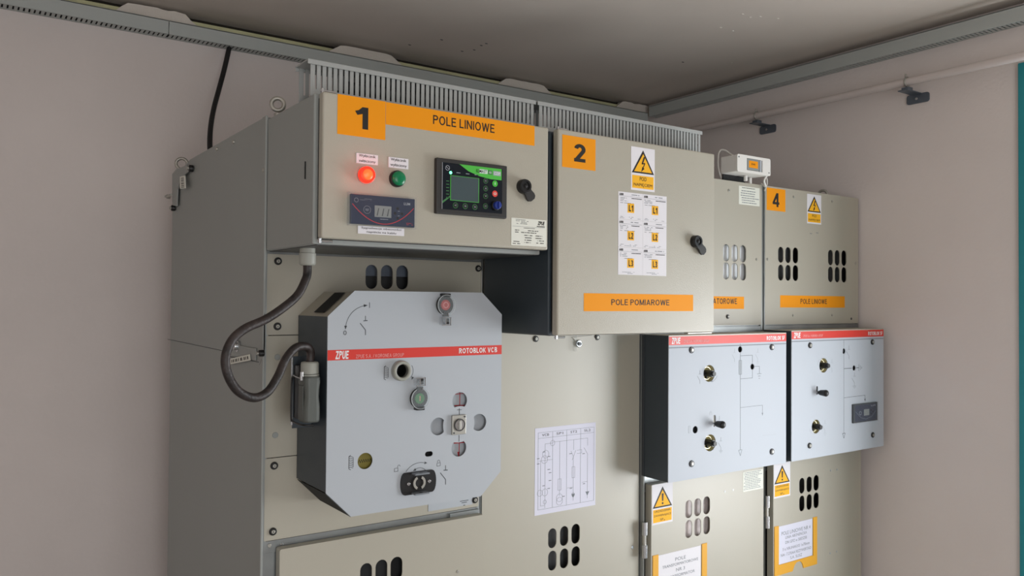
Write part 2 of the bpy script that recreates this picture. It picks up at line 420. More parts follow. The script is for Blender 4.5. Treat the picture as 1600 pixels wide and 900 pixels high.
# foam sealing of the joint between the back wall and the ceiling, with plaster left over it
m = MB(); m.box(XL, XR, YB-.006, YB+.03, 2.410, 2.4315, 'foam', .004); structure(m, 'trim_1')
import random
R = random.Random(4)
def patch(u0, u1, name, seed, sm=0.0):
    R = random.Random(seed); a = P(u0, 100, 'y', YB).x; b = P(u1, 100, 'y', YB).x
    n = 14; top = []
    for i in range(n+1):
        t = i/n; e = min(1, min(t, 1-t)/.16)
        top.append((a+(b-a)*t, 2.418+(.028)*e+R.uniform(-.0025, .0015)*(1-sm)))
    m = MB(); m.prism([(a, 2.405), (b, 2.405)]+top[::-1], [], YB-.016, YB+.01, 'plaster'); structure(m, name)
patch(178, 304, 'trim_2', 1); patch(512, 624, 'trim_3', 2, .8); patch(775, 858, 'trim_4', 3, .6); patch(960, 1022, 'trim_5', 5)
# paint blisters on the ceiling
m = MB()
for u, v in ((690, 62), (752, 71), (760, 68), (741, 78), (722, 80), (1067, 97), (1144, 98), (1126, 43), (1145, 48), (1172, 27), (1188, 26), (1216, 29), (1160, 22), (640, 70)):
    p = P(u, v, 'z', ZC); m.ball((p.x, p.y, ZC), .0042, 'plaster' if u > 1080 else 'print_dark', (1.4, .8, .35), 10)
structure(m, 'trim_6')

# ================================================================== WALL DUCTS
def wall_duct(name, a, b, face, wall, zb, zt, axis, label, slot0=0.0, pale='duct'):
    """slotted cable duct on a wall: closed cover towards the room, slotted underside"""
    d = 1 if axis == 'x' else -1
    if axis == 'x': root = thing(name, ((a+b)/2, wall, zb), label, 'cable duct')
    else: root = thing(name, (wall, (a+b)/2, zb), label, 'cable duct')
    cov = MB(); cov.box(a, b, face, face+.0025, zb+.0002, zt, pale, .0006); cov.box(a, b, face, wall-.001, zt-.0025, zt, pale)
    bod = MB(); bod.box(a, b, wall-.0025, wall-.0003, zb, zt-.003, pale)
    n = int(round((b-a)/.0125)); st = (b-a)/n; z0 = zb
    bod.box(a, b, face+.0026, face+.006, z0, z0+.002, pale); bod.box(a, b, wall-.008, wall-.002, z0, z0+.002, pale)
    for i in range(n): bod.box(a+i*st+st*.28, a+i*st+st*.92, face+.0055, wall-.0075, z0, z0+.002, pale)
    bod.box(a, b, face+.004, wall-.003, zb+.0045, zb+.006, 'dark_in')  # dark strip stands in for the shaded duct interior above the slots
    if axis == 'y':
        for mb in (cov, bod):
            mb.v = [(y, x, z) for x, y, z in mb.v]; mb.f = [f[::-1] for f in mb.f]
    bod.build('duct_body', root); cov.build('duct_cover', root); return root
xj = P(264, 45, 'y', 2.5).x
wall_duct('slotted_cable_duct', XL+.01, xj-.0008, 2.5, YB, 2.365, 2.405, 'x', 'grey slotted cable duct on the back wall, left of the duct joint')
wall_duct('slotted_cable_duct', xj+.0008, 2.452, 2.5, YB, 2.365, 2.405, 'x', 'grey slotted duct on the back wall that the hanging black cable drops out of')
wall_duct('slotted_cable_duct', -1.2, 2.497, 2.455, XR, 2.389, 2.433, 'y', 'dark grey slotted duct high along the right wall under the ceiling')

# conduit with its brackets on the right wall
a = P(1600, 87, 'x', 2.44)
m = MB(); m.tube([(2.44, -1.2, 2.284), (2.44, 1.0, 2.284), (2.44, 2.5, 2.284)], .0125, 'conduit', 16, 1)
m.build('conduit_pipe', label='long white conduit pipe running below the duct along the right wall', cat='pipe')
def pipe_bracket(y, name, label):
    r = thing(name, (XR, y, 2.235), label, 'pipe bracket', 'pipe brackets on the right wall')
    m = MB(); m.prism(rbox(y-.038, 2.226, y+.034, 2.256, .008), [], 0, .004, 'bracket'); m.v = [(XR-.0045+b, a, c) for a, b, c in m.v]; m.f = [f[::-1] for f in m.f]
    m.build('wall_plate', r)
    m = MB(); m.box(2.418, XR-.004, y-.014, y+.018, 2.2535, 2.257, 'bracket', .001)
    m.box(2.428, 2.452, y-.012, y+.012, 2.257, 2.266, 'bracket', .001); m.build('arm', r)
    m = MB(); m.torus((2.44, y, 2.284), (0, 1, 0), .0145, .0025, 'steel_dull', 20, 6, 0, 2*PI)
    m.box(2.438, 2.442, y-.006, y+.006, 2.262, 2.272, 'steel_dull'); m.cyl((2.44, y+.004, 2.2975), (0, 0, 1), .003, .012, 'steel_dull', 10); m.build('pipe_clip', r)
    m = MB(); m.cyl((XR-.0045, y+.0, 2.240), (-1, 0, 0), .0045, .004, 'steel', 10); m.build('bolt', r)
pipe_bracket(1.352, 'pipe_bracket', 'dark metal bracket holding the white pipe, the one nearer the green door frame')
pipe_bracket(1.921, 'pipe_bracket', 'dark metal bracket holding the white pipe, the one above the small white enclosure')

# black cable from the duct down behind cabinet 1
pts = [(.700, 2.527, 2.372)]+[tuple(P(u, v, 'y', y)) for u, v, y in ((357, 80, 2.52), (350, 110, 2.50), (342, 140, 2.47), (334, 170, 2.43), (329, 200, 2.36), (328, 232, 2.29))]
e = pts[-1]; pts += [(e[0]+.0, e[1]-.03, e[2]-.045), (e[0], e[1]-.05, 1.952)]
m = MB(); m.tube(pts, .0072, 'black_soft', 14); m.build('hanging_cable', label='thick black cable dropping from the wall duct behind the first cabinet', cat='cable')

# ================================================================== SWITCHGEAR CABINETS
YP = 1.55; ZT = 1.945
def shell(root, x0, x1, m_side='side_grey'):
    m = MB(); yb = 2.33; t = .002; zc = ZT-.030; yc = 2.14
    for xa, mt in ((x0, m_side), (x1-t, 'galv')):
        k = MB(); k.prism([(YP+.004, 0), (yb, 0), (yb, zc), (yc, ZT), (YP+.004, ZT)], [], 0, t, mt)
        m.raw([(xa+b, a, c) for a, b, c in k.v], [f[::-1] for f in k.f], mt)
    m.box(x0+t, x1-t, YP+.004, yc, ZT-t, ZT, 'galv'); m.box(x0+t, x1-t, YP+.004, yb, .02, .02+t, 'galv'); m.box(x0+t, x1-t, yb-t, yb, .02, zc, 'galv')
    m.raw([(x0+t, yc, ZT), (x1-t, yc, ZT), (x1-t, yb, zc), (x0+t, yb, zc), (x0+t, yc, ZT-t), (x1-t, yc, ZT-t), (x1-t, yb, zc-t), (x0+t, yb, zc-t)], [[0, 1, 2, 3], [7, 6, 5, 4], [0, 4, 5, 1], [2, 6, 7, 3]], 'galv')
    m.box(x0+t, x0+.010, YP+.0005, YP+.012, .02, ZT-t, 'galv'); m.box(x1-.010, x1-t, YP+.0005, YP+.012, .02, ZT-t, 'galv')
    # dark sheet standing in for the unlit interior behind the ventilation slots
    m.box(x0+.03, x1-.03, YP+.030, YP+.033, .03, ZT-.02, 'inside_shade')
    return m
def eye_bolt(root, c, ax=(0.35, 1, 0), R_=.0145):
    m = MB(); m.torus(c, ax, R_, .0042, 'steel_dull'); m.cyl((c[0], c[1], c[2]-.032), (0, 0, 1), .007, .014, 'steel_dull', 14); m.cyl((c[0], c[1], c[2]-.038), (0, 0, 1), .013, .006, 'steel_dull', 18)
    return m.build('lifting_eye', root)
def panel(root, x0, z0, x1, z1, y, holes=(), name='front_panel', t=.0025, mt='beige', parts=None, label=None):
    m = MB(); m.prism(rbox(x0, z0, x1, z1, .002, 2), holes, y, y+t, mt)
    return m.build(name, root, label=label)
def vents(us, vs, w_px, h_px, y):
    """slot outlines at measured places"""
    hs = []
    for row in vs:
        for u, v in zip(us, row if isinstance(row, (list, tuple)) else [row]*len(us)):
            cx, cz = Q(u, v, y); hx = Q(u+w_px/2, v, y)[0]-Q(u-w_px/2, v, y)[0]; hz = Q(u, v-h_px/2, y)[1]-Q(u, v+h_px/2, y)[1]
            hs.append(pill(cx, cz, hx, hz))
    return hs

# ---------- cabinet 1
c1 = thing('switchgear_cabinet', (.75, 1.94, 0), 'grey steel cabinet standing leftmost in the row, its whole side visible', 'electrical cabinet')
m = shell(c1, .5, 1.0)
# folded edge strip and cut-outs on the visible side
m.box(.4985, .5, YP+.012, YP+.014, .5, ZT-.01, 'print_dark')
m.build('cabinet_body', c1)
m = MB(); m.box(.4962, .5012, YP-.012, YP-.0035, .02, ZT, 'side_grey', .0015); m.box(.4975, .4999, YP-.008, YP+.012, .02, ZT, 'side_grey', .0005); m.build('edge_strip', c1)
def sidemark(u, v, ry, rz, mt, name='side_hole', h=.0015):
    p = P(u, v, 'x', .5); m = MB(); m.prism(ell(p.y, p.z, ry, rz, 20), [], 0, h, mt); m.v = [(.5-b, a, c) for a, b, c in m.v]; return m
m = sidemark(412.5, 221, .006, .011, 'paper'); m.build('side_hole', c1, label='oval hole showing pale behind')
m = sidemark(409, 490, .0045, .013, 'paper'); m.build('side_hole', c1, label='oval hole lower on the side showing pale behind')
for u, v in ((413.5, 266), (366, 222), (340, 233)):
    p = P(u, v, 'x', .5); m = MB(); m.cyl((.5, p.y, p.z), (-1, 0, 0), .004, .004, 'steel_dull', 12, bev=.001); m.build('rivet', c1)
# curved relief cut by the front edge, seam line on the side
m = MB(); m.tube([tuple(P(u, v, 'x', .4985)) for u, v in ((413, 480), (413, 530), (412, 552), (409, 563), (406, 570))], .0012, 'dark_in', 6); m.build('relief_cut', c1)
m = MB(); a = P(262, 530, 'x', .4995); b = P(352, 549, 'x', .4995); m.tube([tuple(a), tuple(b)], .0006, 'print_dark', 5, 1)
a = P(352, 556, 'x', .4995); b = P(404, 566, 'x', .4995); m.tube([tuple(a), tuple(b)], .0006, 'print_dark', 5, 1); m.build('side_seam', c1)
eye_bolt(c1, tuple(P(434, 163, 'x', .525)), R_=.0118); eye_bolt(c1, tuple(P(284, 256, 'x', .52)))
# rear bracket with tag and bolts
m = MB(); pts = [P(u, v, 'x', .492) for u, v in ((292, 258), (294, 268), (283, 278), (277, 296), (276, 322), (269, 321), (269, 272), (276, 264))]
m.prism([(p.y, p.z) for p in pts], [], 0, .003, 'side_grey'); m.v = [(.492+b, a, c) for a, b, c in m.v]; m.build('corner_bracket', c1)
def tagm(cs, x, label):
    m = MB(); pp = [P(u, v, 'x', x) for u, v in cs]; m.prism([(p.y, p.z) for p in pp], [], 0, .001, 'sticker'); 
    a, b, c, d = [Vector((p.y, p.z)) for p in pp]
    for i, f in enumerate((.12, .2, .3, .36, .46, .56, .62, .72, .8, .88)):
        w_ = .025+.015*(i % 2); s0 = a.lerp(b, f); s1 = a.lerp(b, f+w_); e0 = d.lerp(c, f); e1 = d.lerp(c, f+w_)
        m.prism([tuple(s0.lerp(e0, .25)), tuple(s1.lerp(e1, .25)), tuple(s1.lerp(e1, .75)), tuple(s0.lerp(e0, .75))], [], -.0004, 0, 'ink')
    m.v = [(x+b, a, c) for a, b, c in m.v]; m.build('barcode_tag', c1, label=label)
tagm([(281, 276), (281, 295), (290, 294), (289, 274)], .487, 'white barcode tag by the rear lifting eye')
tagm([(358, 561), (390, 553.5), (391, 563), (358, 569.5)], .494, 'white barcode tag beside the black cable loop')
for u, v, r, mt in ((296, 263, .009, 'black'), (268.5, 325, .008, 'black'), (261, 307, .006, 'steel_dull'), (405.5, 552, .0065, 'black')):
    p = P(u, v, 'x', .49); m = MB(); m.cyl((.498, p.y, p.z), (-1, 0, 0), r, .010, mt, 8, bev=.002); m.cyl((.488, p.y, p.z), (-1, 0, 0), r*.5, .004, 'steel_dull', 12); m.build('bolt', c1)
a = P(262, 307, 'x', .490); m = MB(); m.cyl((.490, a.y+.002, a.z), (0, -1, 0), .0035, .05, 'steel_dull', 10); m.build('bracket_pin', c1)
p = P(369, 541, 'x', .494); m = MB(); m.cyl((.499, p.y, p.z), (-1, 0, 0), .012, .004, 'steel', 20); m.cyl((.495, p.y, p.z), (-1, 0, 0), .008, .007, 'steel', 6, bev=.002); m.build('bolt', c1)
m = MB(); a = P(398, 552, 'x', .497); m.box(.4965, .4995, a.y-.005, a.y+.16, a.z-.014, a.z+.010, 'side_grey', .001); m.build('side_bracket', c1)
# front panels
zs1 = Q(430, 524, YP)[1]; zs2 = Q(430, 715, YP)[1]; zb = Q(414, 846, YP)[1]; zt = Q(430, 397, YP)[1]
xr1 = .9975
panel(c1, .5065, zs1+.0008, xr1, zt, YP, vents((580.5, 604.5, 628.5), ((432.5, 433, 433.5),), 18.5, 38, YP), label='upper front panel with three ventilation slots')
panel(c1, .5065, zs2+.0008, .995, zs1-.0008, YP)
panel(c1, .5065, zb, .995, zs2-.0008, YP)
m = MB(); a = P(571, 420, 'y', YP+.02); b = P(645, 433, 'y', YP+.02); m.box(a.x-.01, b.x+.01, YP+.018, YP+.020, b.z, b.z+.05, 'slot_reflection'); m.build('inner_plate', c1, label='plate behind the upper slots, painted with a bluish reflection')  # bluish tone paints the reflection in the upper half of the slots
m = MB(); m.box(.503, .997, YP+.0030, YP+.006, zt-.005, ZT-.25, 'galv'); m.box(.502, .998, YP-.001, YP+.002, zt+.002, zt+.022, 'galv', .0008); m.build('top_rail', c1)
m = MB(); m.box(.503, .998, YP+.004, YP+.008, .02, zb-.001, 'galv'); m.box(.503, .998, YP+.001, YP+.0038, zb-.024, zb-.001, 'galv', .0005); m.build('front_frame', c1)
dl = .530; zd = Q(431, 860, 1.527)[1]
m = MB(); m.prism(rbox(dl, .06, .996, zd, .004), vents((572, 596, 619.5), ((898.5, 893, 888.5), (942, 936, 930)), 18.5, 37, 1.527), 1.527, 1.529, 'beige'); 
m.prism(rbox(dl, .06, .996, zd, .004), [rr(dl+.003, .063, .993, zd-.003)], 1.529, 1.548, 'beige')
m.prism(rr(dl+.01, .07, .99, zd-.01), [], 1.545, 1.5455, 'dark_in'); m.build('cabinet_door', c1, label='lower cabinet door with ventilation slots')  # near-black sheet stands in for the unlit inside behind the slots
for u, v in ((435, 408), (434, 510), (429, 728), (427, 831), (748, 419.5)): screw(c1, u, v, YP)
for u, v in ((433.5, 558), (430, 680)): rivet(c1, u, v, YP, .006, 'side_grey')
rivet(c1, 421, 852.5, YP+.001, .004); rivet(c1, 440, 850.5, YP+.001, .003, 'steel'); rivet(c1, 715, 893, 1.527, .0035)
# label plate and latch catch right of the big drive box
x0, z0, x1, z1 = QR(669, 789, 738, 789, YP); z0 = Q(700, 792, YP)[1]; z1 = Q(700, 775, YP)[1]
m = MB(); m.rect(x0, Q(669, 799, YP)[1], x1, Q(738, 777, YP)[1], YP, 'plate_grey', .001)
lx, lz = Q(725, 785, YP); 
for k, (w_, dz) in enumerate(((.022, .004), (.014, 0), (.005, -.006))): m.rect(lx-w_/2, lz+dz-.0007, lx+w_/2, lz+dz+.0007, YP-.001, 'print_dark')
m.build('label_plate', c1, label='pale label plate at the lower right of the front panel')
screw(c1, 742.8, 781.4, YP)
m = MB(); x0, z0, x1, z1 = QR(702, 805, 747, 795, YP); m.box(x0, Q(748, 790, YP)[0], YP-.004, YP+.002, z1-.010, z1+.004, 'galv', .001); m.build('door_catch', c1)
m = MB(); x, z = Q(760, 440, YP); m.box(.9965, .9985, YP-.004, YP, Q(758, 458, YP)[1], Q(758, 423, YP)[1], 'steel_dull', .0005); m.build('edge_clip', c1)

# ---------- cabinet 2
c2 = thing('switchgear_cabinet', (1.25, 1.94, 0), 'beige steel cabinet second from left, with a wiring diagram sheet on its tall front panel', 'electrical cabinet')
shell(c2, 1.002, 1.498).build('cabinet_body', c2)
vh = vents((863, 881.5, 899.5), ((841, 837.5, 834), (876, 872.5, 869)), 13, 31, YP)
panel(c2, 1.0045, .06, 1.493, 1.70, YP, vh, label='tall front panel with six ventilation slots')
m = MB(); m.box(1.003, 1.497, YP+.0005, YP+.003, 1.71, ZT-.004, 'beige'); m.build('upper_panel', c2)
TL = Q(835.9, 669.5, YP); BR = Q(930.7, 788.8, YP); X0, Z1 = TL; X1 = Q(930.7, 660.2, YP)[0]; Z0 = BR[1]
m = MB(); y = YP-.0005; m.box(X0, X1, y, YP, Z0, Z1, 'paper_cool'); W, H = X1-X0, Z1-Z0
q = lambda a, b: (X0+a*W, Z1-b*H)
lw = .0006
m.line([q(.05, .055), q(.97, .055), q(.97, .94), q(.05, .94), q(.05, .055)], lw, y, 'print_grey'); m.line([q(.05, .12), q(.97, .12)], lw, y, 'print_grey')
for a in (.28, .51, .74): m.line([q(a, .055), q(a, .94)], lw, y, 'print_grey')
for t, a in (('VCB', .165), ('SP1', .395), ('ST2', .625), ('SL2', .855)): m.text(t, *q(a-.055, .10), *q(a+.055, .072), y, 'ink')
ln = lambda *p: m.line([q(*k) for k in p], lw, y, 'print_grey')
cir = lambda a, b, r: m.arc(*q(a, b), r*W, r*W, 0, 360, lw, y, 'print_grey', 14)
ln((.16, .19), (.28, .19)); ln((.28, .18), (.86, .18)); cir(.28, .19, .035); ln((.16, .19), (.16, .93)); ln((.395, .18), (.395, .82)); ln((.625, .18), (.625, .30)); ln((.86, .18), (.86, .27))
cir(.17, .31, .05); cir(.15, .37, .05); ln((.07, .38), (.28, .38)); ln((.09, .38), (.09, .9), (.16, .9)); cir(.16, .75, .045); cir(.08, .75, .04); cir(.16, .86, .025)
ln((.37, .62), (.42, .62), (.42, .75), (.37, .75), (.37, .62)); cir(.395, .84, .05); cir(.395, .88, .05)
ln((.58, .31), (.62, .38), (.62, .9)); ln((.66, .31), (.60, .42)); ln((.60, .5), (.645, .5), (.645, .63), (.60, .63), (.60, .5)); cir(.62, .83, .025); ln((.52, .74), (.62, .74)); ln((.68, .31), (.76, .31), (.76, .35), (.68, .35))
ln((.80, .29), (.86, .37), (.86, .9)); ln((.77, .7), (.86, .7)); m.tri(q(.86, .87), q(.86, .82), .012, y, 'print_grey'); m.tri(q(.62, .87), q(.62, .82), .010, y, 'print_grey')
for a, b in ((.12, .27), (.2, .33), (.03, .34), (.03, .4), (.2, .48), (.22, .61), (.2, .7), (.55, .33), (.77, .35), (.78, .71), (.44, .82), (.56, .74), (.12, .66), (.22, .52)):
    m.micro(*q(a, b), *q(a+.05, b+.022), 1, y, 'print_grey', int(a*900), fill=1)
m.build('diagram_sheet', c2, label='white sheet with a printed single-line wiring diagram')
for u, v in ((838, 529.5), (934, 527)): screw(c2, u, v, YP)
rivet(c2, 988, 855, YP, .0045, 'steel')
x, z = Q(903, 537, YP); m = MB(); m.cyl((x, YP, z), FY, .009, .006, 'steel', 18, bev=.001); m.cyl((x, YP-.006, z), FY, .0045, .004, 'print_grey', 6); m.build('bolt', c2)
xa, za = Q(889, 540, YP); m = MB(); m.box(xa+.012, xa+.016, YP-.011, YP, za-.014, 1.520, 'clear'); m.prism([Q(893, 527, YP), Q(903, 537, YP), Q(930, 530, YP), Q(925, 524, YP)], [], YP-.002, YP-.0006, 'beige'); m.build('holding_strap', c2, label='small clear strap under the metering box')

# ---------- cabinet 3
c3 = thing('switchgear_cabinet', (1.75, 1.94, 0), 'beige steel cabinet third from left, with the small white enclosure on its top', 'electrical cabinet')
shell(c3, 1.502, 1.998).build('cabinet_body', c3)
m = MB(); m.box(1.500, 1.505, YP-.010, YP+.004, .05, 1.52, 'side_grey', .001); m.build('edge_strip', c3)
zb3 = Q(1160, 508, YP)[1]
hs = vents((1134.7, 1148, 1161), ((395, 395.8, 396.6), (423.3, 424, 424.8)), 9.6, 27, YP)
panel(c3, 1.505, zb3, 1.992, ZT, YP, hs, label='upper front panel with six ventilation slots')
m = MB(); m.box(1.80, 1.97, YP+.012, YP+.014, 1.58, 1.76, 'pale_in'); m.build('inner_plate', c3, label='bright plate behind the upper slots')
m = MB(); x0, z0, x1, z1 = QR(1019, 461.5, 1162.4, 482.7, YP); m.rect(x0, z0, x1, z1, YP, 'orange', .0004)
tx0 = Q(1040, 466, YP)[0]; m.glyphs('POLE TRANSFORMATOROWE', Q(1151.3, 475, YP)[0]-.287, Q(1150, 475, YP)[1], Q(1151.3, 475, YP)[0], Q(1150, 466.5, YP)[1], YP-.0004, 'ink', .15); m.build('name_label', c3, label='orange label whose visible end reads ATOROWE')
m = MB(); x0, z0, x1, z1 = QR(1154.4, 290, 1186.6, 322.6, YP); m.rect(x0, z0, x1, z1, YP, 'sticker', .0004); 
m.micro(x0+.012, z1-.002, x1-.012, z1-.007, 1, YP-.0004, 'ink', 3, fill=1); m.micro(x0+.006, z1-.010, x1-.002, z0+.003, 6, YP-.0004, 'print_grey', 5, fill=1); m.build('notice_sticker', c3, label='pale notice sticker with small print at the top right')
screw(c3, 1140, 297.6, YP, .006, dark=False); screw(c3, 1138, 494.7, YP, .006); screw(c3, 1183.4, 405.3, YP, .0055, dark=False)
m = MB(); m.box(1.503, 1.997, YP+.001, YP+.005, zb3-.030, zb3-.003, 'galv', .0008); m.box(1.503, 1.997, YP+.001, YP+.005, 1.105, 1.135, 'galv', .0008); m.box(1.503, 1.997, YP+.006, YP+.008, 1.09, zb3, 'galv'); m.build('front_frame', c3)
YD = 1.525
def lower_door(c, x0, x1, zt, us, vsr, wpx, hpx, lab):
    hs = vents(us, vsr, wpx, hpx, YD); m = MB(); m.prism(rbox(x0, .06, x1, zt, .003, 3), hs, YD, YD+.002, 'beige')
    m.prism(rbox(x0, .06, x1, zt, .003, 3), [rr(x0+.003, .063, x1-.003, zt-.003)], YD+.002, YD+.022, 'beige')
    return m
d3x, d3z = Q(1018, 758, YD)
m = lower_door(c3, d3x, Q(1193, 765, YD)[0], d3z, (1076, 1090, 1104), ((795.5, 792.5, 789.5), (826.6, 823.6, 820.6)), 10.8, 28, '')
for u, v in ((1132.6, 768), (1145.4, 765.5)): x, z = Q(u, v, YD); m.cyl((x, YD, z), FY, .0032, .0005, 'white', 14)
m.prism(rr(d3x+.10, .5, d3x+.34, d3z-.005), [], YD+.012, YD+.013, 'liner'); m.build('cabinet_door', c3, label='lower door with six slots showing a creased pale liner')
def hinge(c, u0, v0, u1, v1, y):
    x0, z0, x1, z1 = QR(u0, v0, u1, v1, y); m = MB(); cx = (x0+x1)/2; H = z1-z0
    m.cyl((cx, y+.004, z0), (0, 0, 1), .0075, H*.36, 'steel', 16); m.cyl((cx, y+.004, z1-H*.36), (0, 0, 1), .0075, H*.36, 'steel', 16)
    m.cyl((cx, y+.006, z0+H*.3), (0, 0, 1), .0055, H*.4, 'steel_dull', 12); m.build('door_hinge', c)
hinge(c3, 1003.5, 817.5, 1014.5, 870.5, YD+.003)
def pocket(c, x0, z0, x1, z1, lines, label, bw=.020, notch=True, pink=False):
    m = MB(); y = YD-.002
    cx = (x0+x1)/2+.01
    if notch:
        out = [(x0, z1), (x0, z0), (cx-.028, z0), (cx-.018, z0+.017), (cx-.008, z0+.024), (cx+.008, z0+.024), (cx+.018, z0+.017), (cx+.026, z0+.0), (x1, z0), (x1, z1), (x1-bw, z1), (x1-bw, z0+.03), (x0+bw, z0+.03), (x0+bw, z1)]
    m.prism(out, [], y, YD, 'pocket_yellow'); f = m.build('pocket_frame', c, label='yellow frame of the document pocket')
    m = MB(); pp = 'paper' if pink else 'paper_cool'; m.box(x0+bw+.001, x1-bw-.004, YD-.001, YD-.0002, z0+.031, z1-.003, pp)
    W = x1-x0-2*bw; px0 = x0+bw
    for t, f0, zc, hh in lines:
        m.text(t, px0+W*(.5-f0/2), zc-hh/2, px0+W*(.5+f0/2), zc+hh/2, YD-.001, 'print_grey')
    m.build('pocket_sheet', f, label=label)
x0 = Q(1019.5, 880, YD)[0]; x1, z1 = Q(1104, 848, YD); z0 = z1-.235
pocket(c3, x0, z0, x1, z1, [('POLE', .24, z1-.0235, .009), ('TRANSFORMATOROWE', .82, z1-.037, .0075), ('NR 3', .2, z1-.052, .0085), ('TRANSFORMATOR', .66, z1-.067, .0075)], 'white sheet reading POLE TRANSFORMATOROWE NR 3', pink=True)
def sticker_w(c, u0, v0, u1, v1, y, kind, lines, lab):
    m = MB(); x0, z0, x1, z1 = QR(u0, v0, u1, v1, y); warning(m, x0, z0, x1, z1, y, kind, lines); m.build('warning_sticker', c, label=lab)
SF = [('URZĄDZENIA', .78), ('ZAWIERAJĄCE', .84), ('SF₆', .24)]
x0 = d3x+.002; x1 = Q(1050.8, 800, YD)[0]; z1 = Q(1019.3, 757.5, YD)[1]-.001; z0 = Q(1020, 821, YD)[1]
m = MB(); warning(m, x0, z0, x1, z1, YD, 'excl', SF); m.build('warning_sticker', c3, label='yellow triangle sticker with an exclamation mark')
m = MB(); x1, z0 = Q(1192.0, 763, YD); x0 = Q(1161, 760, YD)[0]; z1 = Q(1161, 738, YD)[1]; m.rect(x0, z0, x1, z1, YD, 'sticker', .0004); m.micro(x0+.002, z1-.001, x1-.002, z0+.004, 11, YD-.0004, 'print_grey', 9, fill=1); m.build('notice_sticker', c3, label='white notice sticker below the mechanism box')

# ---------- cabinet 4
c4 = thing('switchgear_cabinet', (2.25, 1.94, 0), 'beige steel cabinet rightmost in the row, orange number 4 at its top', 'electrical cabinet')
shell(c4, 2.002, 2.497).build('cabinet_body', c4)
zb4 = Q(1270, 506, YP)[1]
hs = vents((1220, 1231.4, 1243), ((398.1, 398.6, 399.2), (425.9, 426.3, 426.7)), 8.4, 25, YP)+vents((1297.8, 1308.3, 1318.8), ((402.4, 402.9, 403.4), (428.7, 429.1, 429.5)), 7.8, 24.4, YP)
panel(c4, 2.0075, zb4, 2.4935, ZT, YP, hs, label='upper front panel with two groups of six slots')
m = MB(); m.box(2.003, 2.496, YP+.001, YP+.005, zb4-.034, zb4-.003, 'galv', .0008); m.box(2.003, 2.496, YP+.001, YP+.005, 1.105, 1.135, 'galv', .0008); m.box(2.003, 2.496, YP+.006, YP+.008, 1.09, zb4, 'galv'); m.build('front_frame', c4)
m = MB(); x0, z0, x1, z1 = QR(1198, 292.8, 1227, 331.2, YP); m.rect(x0, z0, x1, z1, YP, 'orange', .0004)
a = QR(1207, 301, 1217.5, 324, YP); m.glyphs('4', *a, YP-.0004, 'ink', .17); m.build('number_label', c4, label='orange label with the number 4')
sticker_w(c4, 1261, 302.6, 1283, 351, YP, 'bolt', [('POD', .3), ('NAPIĘCIEM', .78)], 'warning sticker with a lightning triangle')
m = MB(); x0, z0, x1, z1 = QR(1219, 461.3, 1319.7, 480.8, YP); m.rect(x0, z0, x1, z1, YP, 'orange', .0004)
a = QR(1250.5, 467, 1291.8, 475, YP); m.glyphs('POLE LINIOWE', *a, YP-.0004, 'ink', .15); m.build('name_label', c4, label='orange label reading POLE LINIOWE')
for u, v in ((1241, 307.6), (1301.4, 314.6), (1240.3, 492.8), (1301.2, 492.2), (1200.3, 405.3)): screw(c4, u, v, YP, .0055, dark=False)
rivet(c4, 1336.8, 411.6, YP, .0045); rivet(c4, 1330, 498, YP, .004, 'print_dark')
for u, v in ((1267, 365), (1277, 364)): m = MB(); x, z = Q(u, v, YP); m.rect(x-.006, z-.001, x+.006, z+.001, YP, 'print_grey'); m.build('scuff_mark', c4)
eye_bolt(c4, (2.40, 1.62, 1.957), (1, .2, 0))
d4x, d4z = Q(1208.4, 728, YD); d4z = 1.115
m = lower_door(c4, d4x, Q(1345.3, 730, YD)[0], d4z, (1253, 1264.4, 1275.3), ((758.9, 756.7, 754.4), (786.7, 784.4, 781.8)), 8.2, 24.5, ''); m.build('cabinet_door', c4, label='lower door with six slots and a document pocket')
hinge(c4, 1195.5, 776, 1205.5, 824, YD+.003)
x0 = Q(1209.5, 840, YD)[0]; x1, z1 = Q(1276, 807, YD); z0 = Q(1276, 881, YD)[1]
pocket(c4, x0, z0, x1, z1, [('POLE LINIOWE NR 4', .84, z1-.026, .011), ('LINIA ABONENCKA', .62, z1-.040, .0085), ('DN GPZ w SIEDZIB', .62, z1-.055, .0085), ('3 x XRUHAKXS 1x70mm', .78, z1-.074, .0085), ('NAr. 7.270AA REZYWERTAD', .88, z1-.090, .0085), ('S.A. SUSZ', .34, z1-.104, .0085)], 'white sheet reading POLE LINIOWE NR 4')
x0 = d4x+.002; x1 = Q(1234.5, 750, YD)[0]; z1 = Q(1209, 725, YD)[1]; z0 = Q(1209, 779.5, YD)[1]
m = MB(); warning(m, x0, z0, x1, z1, YD, 'excl', SF); m.build('warning_sticker', c4, label='yellow triangle sticker with an exclamation mark')
for u, v in ((1297.8, 735.1), (1307.8, 733.8), (1297.1, 864.4), (1307.1, 861.8)): rivet(c4, u, v, YD, .003, 'print_light')

